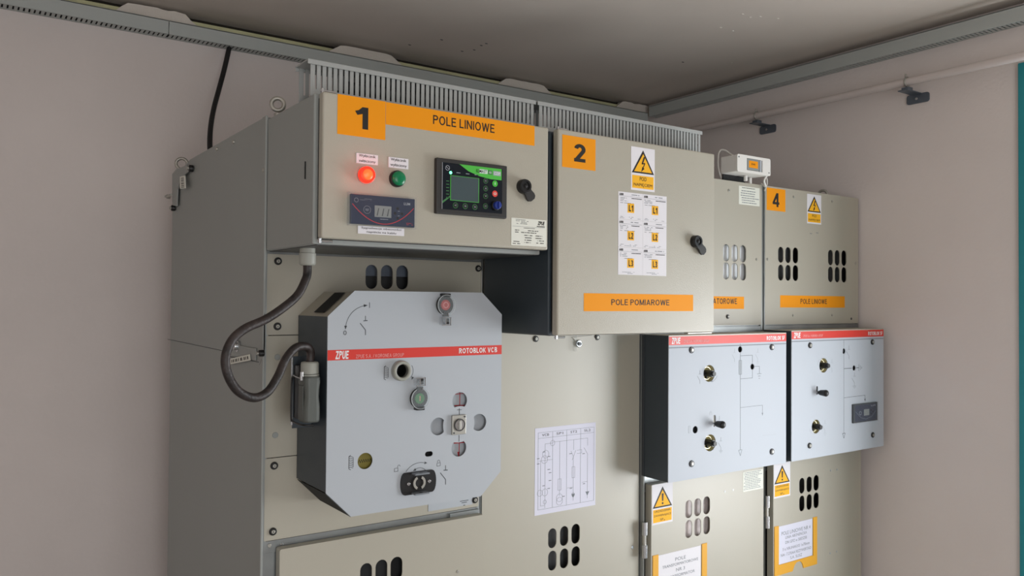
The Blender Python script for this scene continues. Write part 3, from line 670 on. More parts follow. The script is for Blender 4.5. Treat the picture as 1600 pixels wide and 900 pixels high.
# ================================================================== LOW VOLTAGE BOXES
YX = 1.272
def latch(root, u, v, y, ut, vt):
    x, z = Q(u, v, y-.014); tx, tz = Q(ut, vt, y-.012)
    m = MB(); m.cyl((x, y, z), FY, .0138, .012, 'black', 28, bev=.002); m.ring((x, y-.012, z), FY, .0125, .0085, .002, 'black', 28); m.cyl((x, y-.0105, z), FY, .0045, .003, 'black_soft', 4)
    h = m.build('latch', root)
    d = Vector((tx-x, tz-z)).normalized(); n = Vector((-d.y, d.x)); c = Vector((x, z)); L = (Vector((tx, tz))-c).length
    pts = [c+n*.011, c+n*.0085+d*L*.55, c+n*.0105+d*L*.85, c+n*.0095+d*L*1.05, c+d*L*1.18+n*.005, c+d*L*1.18-n*.005, c-n*.0095+d*L*1.05, c-n*.0105+d*L*.85, c-n*.0085+d*L*.55, c-n*.011]
    m = MB(); m.prism([tuple(p) for p in pts], [], y-.010, y-.005, 'bezel'); m.build('latch_lever', h)
def lv_box(root, x0, x1, z0, z1, dx0, dx1, dz0, dz1, side):
    m = MB(); m.box(x0, x1, 1.298, YP-.0125, z0, z1, side, .003, 3)
    m.box(x0+.008, x1-.008, 1.288, 1.299, z0+.008, z1-.008, 'black_soft'); m.box(x0+.010, x1-.010, 1.304, YP-.004, z0-.0012, z0+.001, 'under'); m.build('box_body', root)
    m = MB(); m.prism(rbox(dx0, dz0, dx1, dz1, .003, 3), [], YX, YX+.001, 'beige_box')
    b = MB(); b.box(dx0, dx1, YX, YX+.018, dz0, dz1, 'beige_box', .0035, 3); d = b.build('box_door', root); return d
def label_text(root, name, rect, y, txt, trect, lab, bold=.145, mt='orange'):
    m = MB(); m.rect(*rect, y, mt, .0004); m.glyphs(txt, *trect, y-.0004, 'ink', bold); return m.build(name, root, label=lab)

b1 = thing('control_box', (.74, 1.42, 1.68), 'wide beige control box numbered 1 with the lit red lamp', 'control box')
lv_box(b1, .5, .9755, 1.685, 1.938, .5050, .9755, 1.6935, 1.937, 'side_grey')
r = QR(527.5, 146.6, 601.8, 219, YX); label_text(b1, 'number_label', r, YX, '1', QR(556.5, 166, 575.0, 203, YX), 'orange label with the number 1', .19)
x0, z1 = Q(603, 159.5, YX); x1, z0 = Q(835, 228, YX)
label_text(b1, 'name_label', (x0, z0, x1, z1), YX, 'POLE LINIOWE', (Q(676.5, 190, YX)[0], Q(725, 201, YX)[1], Q(772.5, 200, YX)[0], Q(725, 187.2, YX)[1]), 'orange label reading POLE LINIOWE')
def plain_label(root, rect, lines, lab):
    m = MB(); x0, z0, x1, z1 = rect; m.rect(x0, z0, x1, z1, YX, 'paper', .0012); n = len(lines); lh = (z1-z0)/n
    for i, (t, f) in enumerate(lines):
        zc = z1-(i+.5)*lh; cx = (x0+x1)/2; W = x1-x0; m.text(t, cx-f*W/2, zc-lh*.34, cx+f*W/2, zc+lh*.34, YX-.0012, 'ink', .005)
    m.build('text_label', root, label=lab)
plain_label(b1, QR(556.5, 238.8, 590, 258.5, YX), [('Wyłącznik', .78), ('załączony', .78)], 'white label reading Wyłącznik załączony')
plain_label(b1, QR(606.8, 245, 637.6, 264.8, YX), [('Wyłącznik', .78), ('wyłączony', .82)], 'white label reading Wyłącznik wyłączony')
plain_label(b1, QR(559, 352.5, 631, 369, YX), [('Sygnalizacja obecności', .86), ('napięcia na kablu', .64)], 'white label reading Sygnalizacja obecności napięcia na kablu')
def pilot(u, v, mt, lab, lit=False):
    x, z = Q(u, v, YX-.014); m = MB(); m.cyl((x, YX, z), FY, .0128 if lit else .0145, .004 if lit else .008, 'black', 28, bev=.001); p = m.build('pilot_lamp', b1, label=lab)
    m = MB(); m.cyl((x, YX-(.0035 if lit else .008), z), FY, .0142 if lit else .0125, .0095 if lit else .005, mt, 28, bev=.0015); m.ball((x, YX-.0125, z), .0112, 'red_glow' if lit else mt, (.85, .28, .85) if lit else (1, .28, 1), 24); m.build('lamp_lens', p)
    if lit:
        l = bpy.data.lights.new('lamp_light', 'POINT'); l.energy = .018; l.color = (1, .08, .04); l.shadow_soft_size = .006
        o = bpy.data.objects.new('lamp_light', l); COL.objects.link(o); o.parent = p; o.location = Vector((x, YX-.024, z))-b1.location
pilot(575.5, 272.5, 'red_lens', 'lit red pilot lamp', True); pilot(625, 278.3, 'green_lens', 'unlit green pilot lamp')
# cable voltage indicator
yi = YX-.007; x0, z0, x1, z1 = QR(548.5, 303, 648, 355, yi)
zt_ = Q(598, 307.5, yi)[1]; zb_ = Q(598, 350.5, yi)[1]
z1, z0 = (Q(549, 302.5, yi)[1]+Q(648, 311, yi)[1])/2, (Q(549, 349.5, yi)[1]+Q(648, 355.5, yi)[1])/2
m = MB(); m.box(x0, x1, yi, YX, z0, z1, 'relay', .001); W, H = x1-x0, z1-z0; q = lambda a, b: (x0+a*W, z1-b*H)
xs = [i/20 for i in range(21)]; m.line([q(.02+.96*t, .33+.62*(1-(2*t-1)**2)**1.0) for t in xs], .0012, yi, 'red_line')
m.rect(*q(.36, .72), *q(.62, .33), yi, 'lcd')
for a in (.41, .49, .57): m.line([q(a-.01, .66), q(a+.012, .42)], .0013, yi-.0003, 'print_dark'); m.line([q(a-.02, .66), q(a+.0, .66)], .0009, yi-.0003, 'print_dark')
m.arc(*q(.245, .5), .0065, .0065, 0, 360, .0008, yi, 'print_grey'); m.text('TEST', *q(.215, .54), *q(.275, .47), yi, 'print_light')
for a, b in ((.72, .38), (.68, .55), (.79, .55), (.72, .72)): m.poly(ell(*q(a, b), .0026, .0026, 14), yi, 'black')
for a, b in ((.735, .47), (.735, .63)): m.line([q(a-.01, b), q(a+.02, b)], .0006, yi, 'print_light')
m.arc(*q(.08, .2), .0035, .0035, 0, 360, .001, yi, 'print_grey'); m.micro(*q(.13, .12), *q(.36, .2), 2, yi, 'print_grey', 5); m.text('LUM', *q(.82, .24), *q(.92, .15), yi, 'print_light', .02)
m.micro(*q(.37, .76), *q(.62, .81), 1, yi, 'print_light', 5); m.micro(*q(.86, .84), *q(.97, .94), 2, yi, 'red_line', 3)
pr = m.build('voltage_indicator', b1, label='dark voltage indicator with a red curved line')
m = MB(); m.box(x0-.0035, x1+.003, yi-.0015, YX-.0005, z0-.003, z1+.003, 'glass_cover', .001)
m.box(x0-.0045, x0-.0025, yi-.002, YX-.0003, z0-.003, z1+.003, 'clear'); m.build('clear_cover', pr)
# protection relay
yc = YX-.010; x0 = Q(682, 300, yc)[0]; x1 = Q(792.5, 300, yc)[0]
z1 = (Q(682, 245.5, yc)[1]+Q(792.5, 259.5, yc)[1])/2; z0 = (Q(682, 333, yc)[1]+Q(792.5, 342, yc)[1])/2
m = MB(); m.box(x0, x1, yc, YX, z0, z1, 'bezel', .002); ct = m.build('protection_relay', b1, label='black framed relay display with green print')
sx0 = Q(691, 290, yc)[0]; sx1 = Q(784.5, 290, yc)[0]; dz = .0085; sz0, sz1 = z0+dz, z1-dz*.9
W, H = sx1-sx0, sz1-sz0; q = lambda a, b: (sx0+a*W, sz1-b*H); y = yc-.0006
m = MB(); m.rect(sx0, sz0, sx1, sz1, yc, 'screen_dark', .0006); m.rect(sx0-.0008, sz0, sx0, sz1, yc, 'print_light', .0008)
m.poly([q(.27, .0), q(.42, .13), q(.60, .21), q(.80, .25), q(.985, .25), q(.985, .0)], y, 'green_print')
m.rect(*q(.60, .145), *q(.74, .055), y-.0003, 'white_lit'); m.text('ELMAST', *q(.55, .135), *q(.73, .065), y-.0006, 'ink', .01); m.rect(*q(.75, .15), *q(.82, .06), y-.0003, 'button_green'); m.text('101', *q(.765, .13), *q(.808, .08), y-.0006, 'white_lit'); m.rect(*q(.84, .16), *q(.97, .06), y-.0003, 'print_light'); m.text('CZIP', *q(.855, .14), *q(.955, .08), y-.0006, 'white_lit')
m.rect(*q(.125, .80), *q(.60, .26), y, 'green_print'); m.rect(*q(.135, .79), *q(.59, .27), y-.0003, 'lcd_green')
m.arc(*q(.08, .11), .0042, .0042, 0, 360, .0008, y, 'print_light'); m.line([q(.05, .08), q(.11, .14)], .0008, y, 'print_light')
for a in (.25, .40, .55): m.micro(*q(a-.03, .17), *q(a+.05, .21), 1, y, 'print_light', int(a*50), fill=1)
for i in range(6): m.rect(*q(.06, .40+.07*i), *q(.105, .385+.07*i), y, 'button_green')
m.poly([q(.0, .83), q(.12, .70), q(.12, .74), q(.0, .88)], y, 'button_green')
m.poly(ell(*q(.13, .205), .0028, .0028, 14), y, 'green_led'); m.build('relay_screen', ct)
def btn(a, b, r, mt, ringm, name, txt, tm):
    c = q(a, b); W_ = .12 if txt == 'I' else .5; m = MB(); m.cyl((c[0], y, c[1]), FY, r, .0008, mt, 22); m.ring((c[0], y, c[1]), FY, r*1.22, r, .0006, ringm, 22)
    if txt: m.text(txt, c[0]-r*W_, c[1]-r*.38, c[0]+r*W_, c[1]+r*.38, y-.0008, tm, .0 if W_ > .2 else .02)
    m.build(name, ct)
btn(.71, .30, .0042, 'black', 'button_green', 'relay_button', 'ESC', 'print_light'); btn(.71, .47, .0042, 'black', 'button_green', 'relay_button', '^', 'print_light'); btn(.71, .64, .0042, 'black', 'button_green', 'relay_button', 'v', 'print_light'); btn(.71, .86, .0042, 'black', 'button_green', 'relay_button', 'OK', 'print_light')
for a, t in ((.21, '<'), (.37, '+'), (.53, '>')): btn(a, .90, .0044, 'black', 'button_green', 'relay_button', t, 'print_light')
btn(.87, .34, .0060, 'green_btn', 'screen_dark', 'relay_button', 'I', 'white_lit'); btn(.87, .565, .0060, 'red_btn', 'screen_dark', 'relay_button', 'o', 'white_lit')
c = q(.895, .83); m = MB(); m.cyl((c[0]-.003, y, c[1]), FY, .0092, .006, 'black', 26, bev=.001); m.cyl((c[0]-.003, y-.006, c[1]), FY, .0075, .007, 'blue', 26, bev=.0015); m.box(c[0]-.0042, c[0]-.0018, y-.0165, y-.013, c[1]-.0065, c[1]+.0065, 'blue', .0008); m.build('relay_knob', ct, label='blue turning knob')
latch(b1, 822.5, 290.5, YX, 832, 309)
# rating plate
x0, z1 = Q(798.8, 340, YX); x1, z0 = Q(853.3, 386, YX); m = MB(); m.rect(x0, z0, x1, z1, YX, 'sticker', .0005); y = YX-.0005; W, H = x1-x0, z1-z0; q = lambda a, b: (x0+a*W, z1-b*H)
m.text('ZPUE', *q(.74, .2), *q(.95, .06), y, 'ink', .04, .3); m.rect(*q(.72, .27), *q(.95, .24), y, 'ink')
m.micro(*q(.08, .03), *q(.55, .22), 4, y, 'print_dark', 2); m.line([q(.03, .30), q(.95, .30)], .0004, y, 'print_grey'); m.micro(*q(.34, .32), *q(.68, .37), 1, y, 'ink', 4, fill=1)
m.micro(*q(.03, .40), *q(.95, .55), 2, y, 'ink', 6); m.micro(*q(.36, .57), *q(.6, .92), 4, y, 'ink', 7); m.micro(*q(.68, .57), *q(.95, .92), 4, y, 'ink', 8); m.micro(*q(.03, .82), *q(.3, .97), 2, y, 'ink', 9); m.build('rating_plate', b1, label='white rating plate with small print')
def hinge_pin(root, x, z):
    m = MB(); m.cyl((x, YX+.012, z), (1, 0, 0), .0022, .026, 'steel', 10); m.cyl((x+.004, YX+.012, z-.004), (0, 0, 1), .003, .008, 'steel', 10); m.build('hinge_pin', root)
hinge_pin(b1, .503, 1.6895); hinge_pin(b1, .505, 1.9405)
p = P(477, 266, 'x', .4995); m = MB(); m.box(.4985, .5005, p.y-.0012, p.y+.0012, p.z-.015, p.z+.015, 'dark_in'); m.build('side_slit', b1)
m = MB(); m.cyl((.53, 1.40, 1.6845), (0, 0, -1), .0145, .009, 'grey_plastic', 8); m.cyl((.53, 1.40, 1.675), (0, 0, -1), .0150, .022, 'grey_plastic', 12, bev=.004); m.build('cable_gland', b1)

b2 = thing('metering_box', (1.24, 1.42, 1.52), 'tall beige metering box numbered 2 hung on the front of the second cabinet', 'control box')
lv_box(b2, .9965, 1.472, 1.523, 1.938, .9995, 1.4635, 1.524, 1.939, 'anthracite')
label_text(b2, 'number_label', QR(878.5, 210, 930.2, 267.2, YX), YX, '2', QR(897, 224, 914.5, 254.5, YX), 'orange label with the number 2', .19)
label_text(b2, 'name_label', QR(912.2, 458, 1082.8, 486.2, YX), YX, 'POLE POMIAROWE', QR(955, 467.5, 1045.5, 477.2, YX), 'orange label reading POLE POMIAROWE', .145)
sticker_w(b2, 986, 228.2, 1022.6, 300.5, YX, 'bolt', [('POD', .28), ('NAPIĘCIEM', .78)], 'warning sticker with a lightning triangle')
gx0 = Q(965.8, 365, YX)[0]; gxm = Q(1004, 365, YX)[0]; gx1 = Q(1041.2, 365, YX)[0]; gz1 = Q(1003, 303, YX)[1]; gz0 = Q(1003, 430.5, YX)[1]; gh = (gz1-gz0)/3
for i in range(3):
    for j, (xa, xb) in enumerate(((gx0, gxm), (gxm+.0004, gx1))):
        za, zb_ = gz1-(i+1)*gh+.0004, gz1-i*gh; m = MB(); m.rect(xa, za, xb, zb_, YX, 'paper', .0004); y = YX-.0004; W, H = xb-xa, zb_-za; q = lambda a, b: (xa+a*W, zb_-b*H)
        m.glyphs('ABB', *q(.04, .13), *q(.20, .05), y, 'ink', .26); m.line([q(.03, .15), q(.97, .15)], .0004, y, 'print_grey')
        m.micro(*q(.5, .04), *q(.95, .12), 1, y, 'print_grey', i+j); m.micro(*q(.52, .17), *q(.97, .25), 1, y, 'ink', i+7, fill=1); m.micro(*q(.05, .19), *q(.42, .35), 3, y, 'print_grey', i*3+j)
        m.micro(*q(.06, .38), *q(.7, .42), 1, y, 'ink', i+3); m.micro(*q(.05, .88), *q(.9, .97), 2, y, 'print_grey', i+11, fill=.5)
        m.rect(*q(.37, .74), *q(.64, .40), y, 'yellow'); m.glyphs('L%d' % (i+1), *q(.42, .69), *q(.60, .46), y-.0003, 'ink', .2)
        m.build('phase_label', b2, label='white label with a yellow L%d square, %s column' % (i+1, ('left', 'right')[j]))
latch(b2, 1092, 377, YX, 1101, 393)
hinge_pin(b2, 1.003, 1.5195); hinge_pin(b2, 1.005, 1.9415)
m = MB(); m.box(1.38, 1.46, YX+.004, YX+.017, 1.5205, 1.5235, 'steel_dull', .0006); m.build('door_stop', b2)

# slotted wire ducts on top of the two boxes
def top_duct(x0, x1, label):
    r = thing('slotted_wire_duct', ((x0+x1)/2, 1.36, 1.9385), label, 'cable duct', 'slotted ducts on the control boxes')
    y0, y1, zb, zt = 1.332, 1.388, 1.9385, 2.004; m = MB(); m.box(x0, x1, y0, y1, zb, zb+.002, 'duct_pale')
    n = int(round((x1-x0)/.0102)); st = (x1-x0)/n
    for yy in (y0, y1-.0016):
        m.box(x0, x1, yy, yy+.0016, zb, zb+.016, 'duct_pale')
        for i in range(n): m.box(x0+i*st+(.0 if i == 0 else st*.14), x0+(i+1)*st-st*.20, yy, yy+.0016, zb+.016, zt-.002, 'duct_pale')
    m.build('duct_body', r)
    for k, (yy, zz, rr_) in enumerate(((y0+.0125, zb+.013, .0105), (y0+.036, zb+.014, .0115), (y0+.0125, zb+.0325, .0102), (y0+.038, zb+.036, .011), (y0+.0125, zb+.0505, .0095), (y0+.034, zb+.053, .0085))):
        m = MB(); m.tube([(x0+.05+.012*k, yy, zz), (x0+.3, yy+.001, zz+.001), (x1-.008, yy, zz)], rr_, 'black_soft', 8, 1); m.build('wire', r)
    m = MB(); m.prism([(x0, 0), (x1, 0), (x1, .002), (x0, .002)], [], 0, 1, 'duct_pale'); m = MB()
    m.box(x0-.006, x1+.002, y0-.003, y1+.003, zt-.002, zt+.0005, 'duct_pale', .0008); m.box(x0-.006, x1+.002, y0-.003, y0-.001, zt-.008, zt-.001, 'duct_pale', .0006); m.box(x0-.006, x1+.002, y1+.001, y1+.003, zt-.008, zt-.001, 'duct_pale', .0006); m.build('duct_cover', r)
top_duct(.506, .984, 'light grey slotted wire duct lying on top of the control box numbered 1')
top_duct(.9965, 1.483, 'light grey slotted wire duct lying on top of the metering box numbered 2')

# ================================================================== BREAKER DRIVE BOX
YV = 1.399
vb = thing('breaker_drive_box', (.76, 1.47, 1.192), 'large grey box with cut corners and a red stripe reading ROTOBLOK VCB', 'switchgear drive box')
ox0, ox1, oz0, oz1 = .5695, .9525, 1.1915, 1.609
octo = [(ox0, oz0+.049), (ox0+.049, oz0), (ox1-.049, oz0), (ox1, oz0+.046), (ox1, oz1-.045), (ox1-.049, oz1), (ox0+.052, oz1), (ox0, oz1-.047)]
def off(pts, d):
    cx = sum(p[0] for p in pts)/8; cz = sum(p[1] for p in pts)/8; return [(cx+(a-cx)*(1-d/.19), cz+(b-cz)*(1-d/.2)) for a, b in pts]
# casing with separate dark side
m = MB(); inner = off(octo, .004); o2 = off(octo, .0012)
m.prism(o2, [inner], YV+.002, YP-.001, 'beige'); m.prism(inner, [], YV+.035, YV+.037, 'plate_grey'); m.build('box_casing', vb)
m = MB(); m.box(ox0-.0005, ox0+.0015, YV+.0022, YP-.002, oz0+.050, oz1-.048, 'anthracite', .0004); m.build('side_cover', vb, label='dark side cover')
def slotplate(a, b, name, mt, f0=.2, f1=.8, d0=.35, d1=.75):
    """a long opening in a sloping corner face"""
    m = MB(); A = Vector((a[0], 0, a[1])); B = Vector((b[0], 0, b[1])); t = B-A; n = Vector((t.z, 0, -t.x)).normalized()
    cen = Vector(((ox0+ox1)/2, 0, (oz0+oz1)/2)); 
    if n.dot(A-cen) < 0: n = -n
    y0, y1 = YV+(YP-YV)*d0, YV+(YP-YV)*d1
    pts = []
    for f, yy in ((f0, y0), (f1, y0), (f1, y1), (f0, y1)): p = A+t*f; pts.append((p.x+n.x*.0004, yy, p.z+n.z*.0004))
    bk = [tuple(Vector(p)+n*.0006) for p in pts]; pts2 = bk
    m.raw(pts+pts2, [[0, 1, 2, 3], [7, 6, 5, 4], [0, 4, 5, 1], [1, 5, 6, 2], [2, 6, 7, 3], [3, 7, 4, 0]], mt); m.build(name, vb)
slotplate(octo[7], octo[6], 'corner_slot', 'dark_in', .12, .92, .22, .55)
slotplate(octo[0], octo[1], 'corner_slot', 'dark_in', .02, .98, .03, .97)
slotplate(octo[0], octo[1], 'corner_flange', 'anthracite', .0, 1, .0, .03)
# front plate with its windows
def win(u, v, rx, rz, cut):
    """round window with the side facing the selector cut inwards"""
    cx, cz = Q(u, v, YV); rx *= 1.06; rz *= 1.04; pts = ell(cx, cz, rx, rz, 36); dx, dz = cut; out = []
    for a, b in pts:
        if (a-cx)*dx+(b-cz)*dz > rx*.76:
            s_ = (b-cz) if dx else (a-cx); lim = rx*.76-.0022*(1-(s_/(rx*.7))**2)
            if dx: a = cx+dx*lim
            else: b = cz+dz*lim
        out.append((a, b))
    return out
R1 = .0148
wins = [win(718.3, 626, .0165, .0165, (0, -1)), win(717, 700, .0165, .0165, (0, 1)), win(684.8, 666.3, .0167, .0167, (1, 0)), win(748.4, 660, .0167, .0167, (-1, 0))]
hy = ell(*Q(570.5, 720.3, YV), .0152, .0152, 30); ho = hpill(*Q(670.2, 709.3, YV), .0175, .010)
hs_ = ell(*Q(629, 579.6, YV), .0125, .0125, 26); hr = ell(*Q(655, 753.5, YV), .009, .014, 20)
m = MB(); m.prism(octo, wins+[hy, ho, hs_, hr], YV, YV+.002, 'plate_grey')
sz1 = (Q(513.3, 548.2, YV)[1]+Q(783.8, 538.2, YV)[1])/2; sz0 = (Q(513.3, 564, YV)[1]+Q(783.8, 552.9, YV)[1])/2
m.rect(ox0, sz0, ox1, sz1, YV, 'red_stripe', .0003); y = YV-.0003
a = QR(524, 549.5, 545, 562, YV); m.glyphs('ZPUE', a[0], sz0+.002, a[2], sz1-.002, y, 'white', .2, .14, .10)
m.glyphs('ZPUE S.A. / KORONEA GROUP', Q(556, 556, YV)[0], sz0+.0025, Q(631, 556, YV)[0], sz0+.0092, y, 'button_pink', .14)
m.glyphs('ROTOBLOK VCB', Q(717, 549, YV)[0], sz0+.0045, Q(776.5, 549, YV)[0], sz0+.0150, y, 'white', .18)
y = YV; K = 'print_dark'; L = lambda pts, w_=.0009, k=K: m.line([Q(u, v, YV) for u, v in pts], w_, YV, k)
# turning arc 0-I
c0 = Q(575.5, 513.5, YV); e1 = Q(571, 477, YV); rx = c0[0]-Q(540, 513, YV)[0]; rz = e1[1]-c0[1]; m.arc(*c0, rx, rz, 97, 176, .0009, YV, K)
m.tri(Q(574.5, 477.0, YV), Q(568.5, 477.6, YV), .0055, YV, K); m.tri(Q(539.8, 515, YV), Q(540, 509, YV), .0055, YV, K)
L([(577.3, 472.5), (577.3, 481)], .0011); m.text('0', *QR(536.5, 516.5, 541.5, 523.5, YV)[:2], *QR(536.5, 516.5, 541.5, 523.5, YV)[2:], YV, K)
def switch_sign(dx, dy): 
    L([(571+dx, 493.5+dy), (571+dx, 501+dy)], .0011); L([(567.8+dx, 501.3+dy), (574.3+dx, 500.8+dy)], .0015); L([(562.7+dx, 505+dy), (571+dx, 515.6+dy), (571+dx, 523.5+dy)], .0014)
switch_sign(0, 0); switch_sign(125.2, 233.6)
def spring_sign(u, v):
    cx, cz = Q(u, v, YV); 
    for i in range(7): zz = cz+(i-3)*.0033; m.line([(cx-.0042, zz+.0008), (cx-.001, zz+.0014), (cx+.0042, zz-.0006)], .0008, YV, 'print_dark')
    m.line([(cx-.0042, cz-.0115), (cx-.0042, cz+.0115)], .001, YV, 'print_dark'); m.line([(cx+.0044, cz-.009), (cx+.0044, cz+.009)], .0008, YV, 'print_dark'); m.line([(cx-.0042, cz+.0115), (cx-.0005, cz+.0135)], .001, YV, K); m.line([(cx-.0042, cz-.0115), (cx-.0005, cz-.0135)], .001, YV, K)
spring_sign(603.3, 582.5); spring_sign(548.5, 722.7)
c0 = Q(629, 580, YV); m.arc(*c0, .0228, .021, 30, -38, .0008, YV, K); m.tri(Q(643.0, 593.5, YV), Q(645, 589, YV), .005, YV, K)
L([(717.7, 638), (717.7, 648)], .0013); L([(714, 640.5), (721.5, 640)], .001); L([(717.2, 680), (717.2, 690)], .0013)
# padlock signs and arrows by the rotary handle
c0 = Q(655, 753, YV); m.arc(*c0, .0370, .0375, 72, 142, .0009, YV, K); p1 = (c0[0]+.0115, c0[1]+.0357); m.tri((p1[0]+.006, p1[1]-.0005), p1, .005, YV, K)
m.arc(*c0, .0215, .0275, 48, 112, .0009, YV, K); p1 = (c0[0]-.008, c0[1]+.0255); m.tri((p1[0]-.006, p1[1]-.003), p1, .005, YV, K)
def padlock(u, v, opened):
    cx, cz = Q(u, v, YV); m.line([(cx-.0038, cz-.0035), (cx+.0038, cz-.0030), (cx+.0038, cz+.0032), (cx-.0038, cz+.0026), (cx-.0038, cz-.0035)], .0007, YV, K)
    m.arc(cx+(.0058 if opened else 0), cz+.004, .0028, .0045, 0 if not opened else 20, 180, .0007, YV, K, 10)
padlock(619, 734, True); padlock(685.4, 725.5, False)
m.build('front_plate', vb, label='light grey front plate with red stripe')
# behind the windows
m = MB(); yb_ = YV+.012; m.prism(ell(*Q(717.5, 663, YV),   .078, .078, 36), [], yb_, yb_+.001, 'plate_grey')
for u0, v0, u1, v1 in ((718.4, 613, 718, 640), (717.6, 690, 717, 714)):
    a = Q(u0, v0, yb_); b = Q(u1, v1, yb_); m.line([a, b], .0016, yb_, 'red_line')
a = Q(711, 616, yb_); b = Q(726, 614.5, yb_); m.line([a, b], .0014, yb_, 'red_line'); m.line([Q(710, 634, yb_), Q(727, 633, yb_)], .002, yb_, 'red_line'); m.line([Q(709, 692.5, yb_), Q(727, 691, yb_)], .002, yb_, 'red_line'); m.tri(Q(716, 713, yb_), Q(716.5, 706, yb_), .006, yb_, 'red_line'); m.build('indicator_disc', vb, label='grey disc with red marks behind the four windows')
m = MB(); m.prism(ell(*Q(570.5, 720.3, YV), .022, .022, 24), [], YV+.010, YV+.011, 'olive'); q = Q(570.5, 719, YV+.01)
m.line([(q[0]-.014+i*.0022, q[1]-.001+(.003 if i % 2 else -.003)) for i in range(13)], .0008, YV+.010, 'ink'); m.build('spring_indicator', vb, label='olive spring indicator seen in the round window')
m = MB(); m.prism(hpill(*Q(670.2, 709.3, YV), .03, .02), [], YV+.010, YV+.011, 'black'); m.build('counter_window', vb)
# selector lock
sx, sz = Q(717.8, 663.8, YV-.006); m = MB(); m.box(sx-.0160, sx+.0160, YV-.006, YV, sz-.0195, sz+.0195, 'steel_dull', .001)
m.ring((sx, YV-.006, sz), FY, .0125, .0105, .002, 'bezel', 28); m.cyl((sx, YV-.006, sz), FY, .0105, .0015, 'steel', 24); m.box(sx-.0022, sx+.0022, YV-.011, YV-.0075, sz-.009, sz+.009, 'steel_dull', .0008)
for a, b in ((-.0125, -.0155), (.0125, .0155)): m.cyl((sx+a, YV-.006, sz+b), FY, .0018, .0008, 'print_dark', 12)
m.build('selector_lock', vb)
# crank socket
x, z = Q(629, 579.6, YV-.010); m = MB(); m.ring((x, YV+.001, z), FY, .0195, .0125, .010, 'steel_dull', 36); m.torus((x, YV-.009, z), FY, .0160, .0035, 'grey_plastic', 36, 8); m.ring((x, YV+.034, z), FY, .0128, .0120, .036, 'black', 30); m.cyl((x, YV+.034, z), FY, .012, .002, 'black', 24); m.cyl((x, YV+.030, z), FY, .004, .014, 'bezel', 6); m.build('crank_socket', vb)
# push buttons under clear flaps
def flap_button(u, v, up_, core, mark, lab):
    x, z = Q(u, v, YV-.010); s_ = up_; m = MB(); m.cyl((x, YV, z), FY, .0185, .006, 'bezel', 30); m.cyl((x, YV-.006, z), FY, .0105, .003, core, 26, bev=.001)
    if mark == 'o': m.ring((x, YV-.009, z), FY, .0062, .0044, .0003, 'button_pink', 22)
    else: m.box(x-.0008, x+.0008, YV-.0093, YV-.009, z-.0048, z+.0048, 'button_pink')
    b = m.build('push_button', vb, label=lab)
    m = MB(); out = [(x+.0195*math.sin(math.radians(t)), z-s_*.0195*math.cos(math.radians(t))) for t in range(25, 336, 10)]
    out += [(x-.0095, z-s_*.034), (x+.0085, z-s_*.034)]
    if s_ < 0: out = out[::-1]
    m.prism(out[::-1] if s_ < 0 else out, [], YV-.0135, YV-.012, 'clear')
    rim = [(x+.0200*math.sin(math.radians(t)), YV-.0128, z-s_*.0200*math.cos(math.radians(t))) for t in range(25, 336, 10)]
    m.tube(rim, .0008, 'clear_edge', 6, 1); m.tube([(a, YV-.003, c) for a, b_, c in rim], .0006, 'clear_edge', 6, 1); m.build('clear_flap', b)
    m = MB(); m.box(x-.009, x+.009, YV-.013, YV, z+s_*.019-.0035, z+s_*.019+.0035, 'black', .001); m.build('flap_hinge', b)
    m = MB(); zz = z-s_*.0325; m.box(x-.010, x+.0105, YV-.004, YV, zz-.0075, zz+.0075, 'clear', .001)
    for (a, b_, c, d) in ((-.010, .0105, .0065, .008), (-.010, .0105, -.008, -.0065)): m.box(x+a, x+b_, YV-.012, YV-.010, zz+c, zz+d, 'steel')
    m.box(x+.0092, x+.0105, YV-.012, YV-.010, zz-.008, zz+.008, 'steel'); m.box(x-.003, x-.0015, YV-.014, YV-.002, zz-.006, zz+.006, 'steel'); m.box(x-.001, x+.0085, YV-.008, YV-.004, zz-.0055, zz+.0055, 'bezel')
    m.box(x-.0055, x+.0055, YV-.0118, YV-.006, z-s_*.0185-.0045, z-s_*.0185+.0045, 'bezel'); m.box(x+.002, x+.0035, YV-.0145, YV-.0135, z-s_*.0185-.0025, z-s_*.0185+.0025, 'steel'); m.build('sealing_lug', b)
flap_button(697.2, 476.5, 1, 'button_red', 'o', 'red round push button under a clear flap'); flap_button(656.6, 622.7, -1, 'button_green', 'i', 'green round push button under a clear flap')
# rotary interlock
x, z = Q(654.5, 754, YV-.004); m = MB(); hw, hh = .0385, .0215
pl = [(x-hw*.78, z+hh), (x+hw*.78, z+hh)]+[(x+hw*(.80+.2*math.cos(math.radians(t))), z+hh*.97*math.sin(math.radians(t))) for t in range(75, -76, -15)]+[(x+hw*.78, z-hh), (x-hw*.78, z-hh)]+[(x-hw*(.80+.2*math.cos(math.radians(t))), z+hh*.97*math.sin(math.radians(t))) for t in range(-75, 76, 15)]
m.prism(pl[::-1], [ell(x, z, .009, .013, 20)], YV-.004, YV, 'black')
for a in (-.0225, .0225): m.cyl((x+a, YV-.004, z), FY, .0035, .0018, 'steel', 14, bev=.0008)
for s_ in (1, -1): m.prism([(x-.017, 0), (x+.017, 0)], [], 0, 1, 'black') if False else None
h = m.build('rotary_interlock', vb, label='black rotary interlock plate')
for s_ in (1, -1): m = MB(); m.box(x-.016, x+.016, YV-.019, YV-.003, z+s_*.0190-.0016, z+s_*.0190+.0016, 'print_grey', .001); m.cyl((x, YV-.013, z+s_*.0190-.0018), (0, 0, 1), .0035, .0036, 'black', 14); m.build('interlock_lug', h)
m = MB()
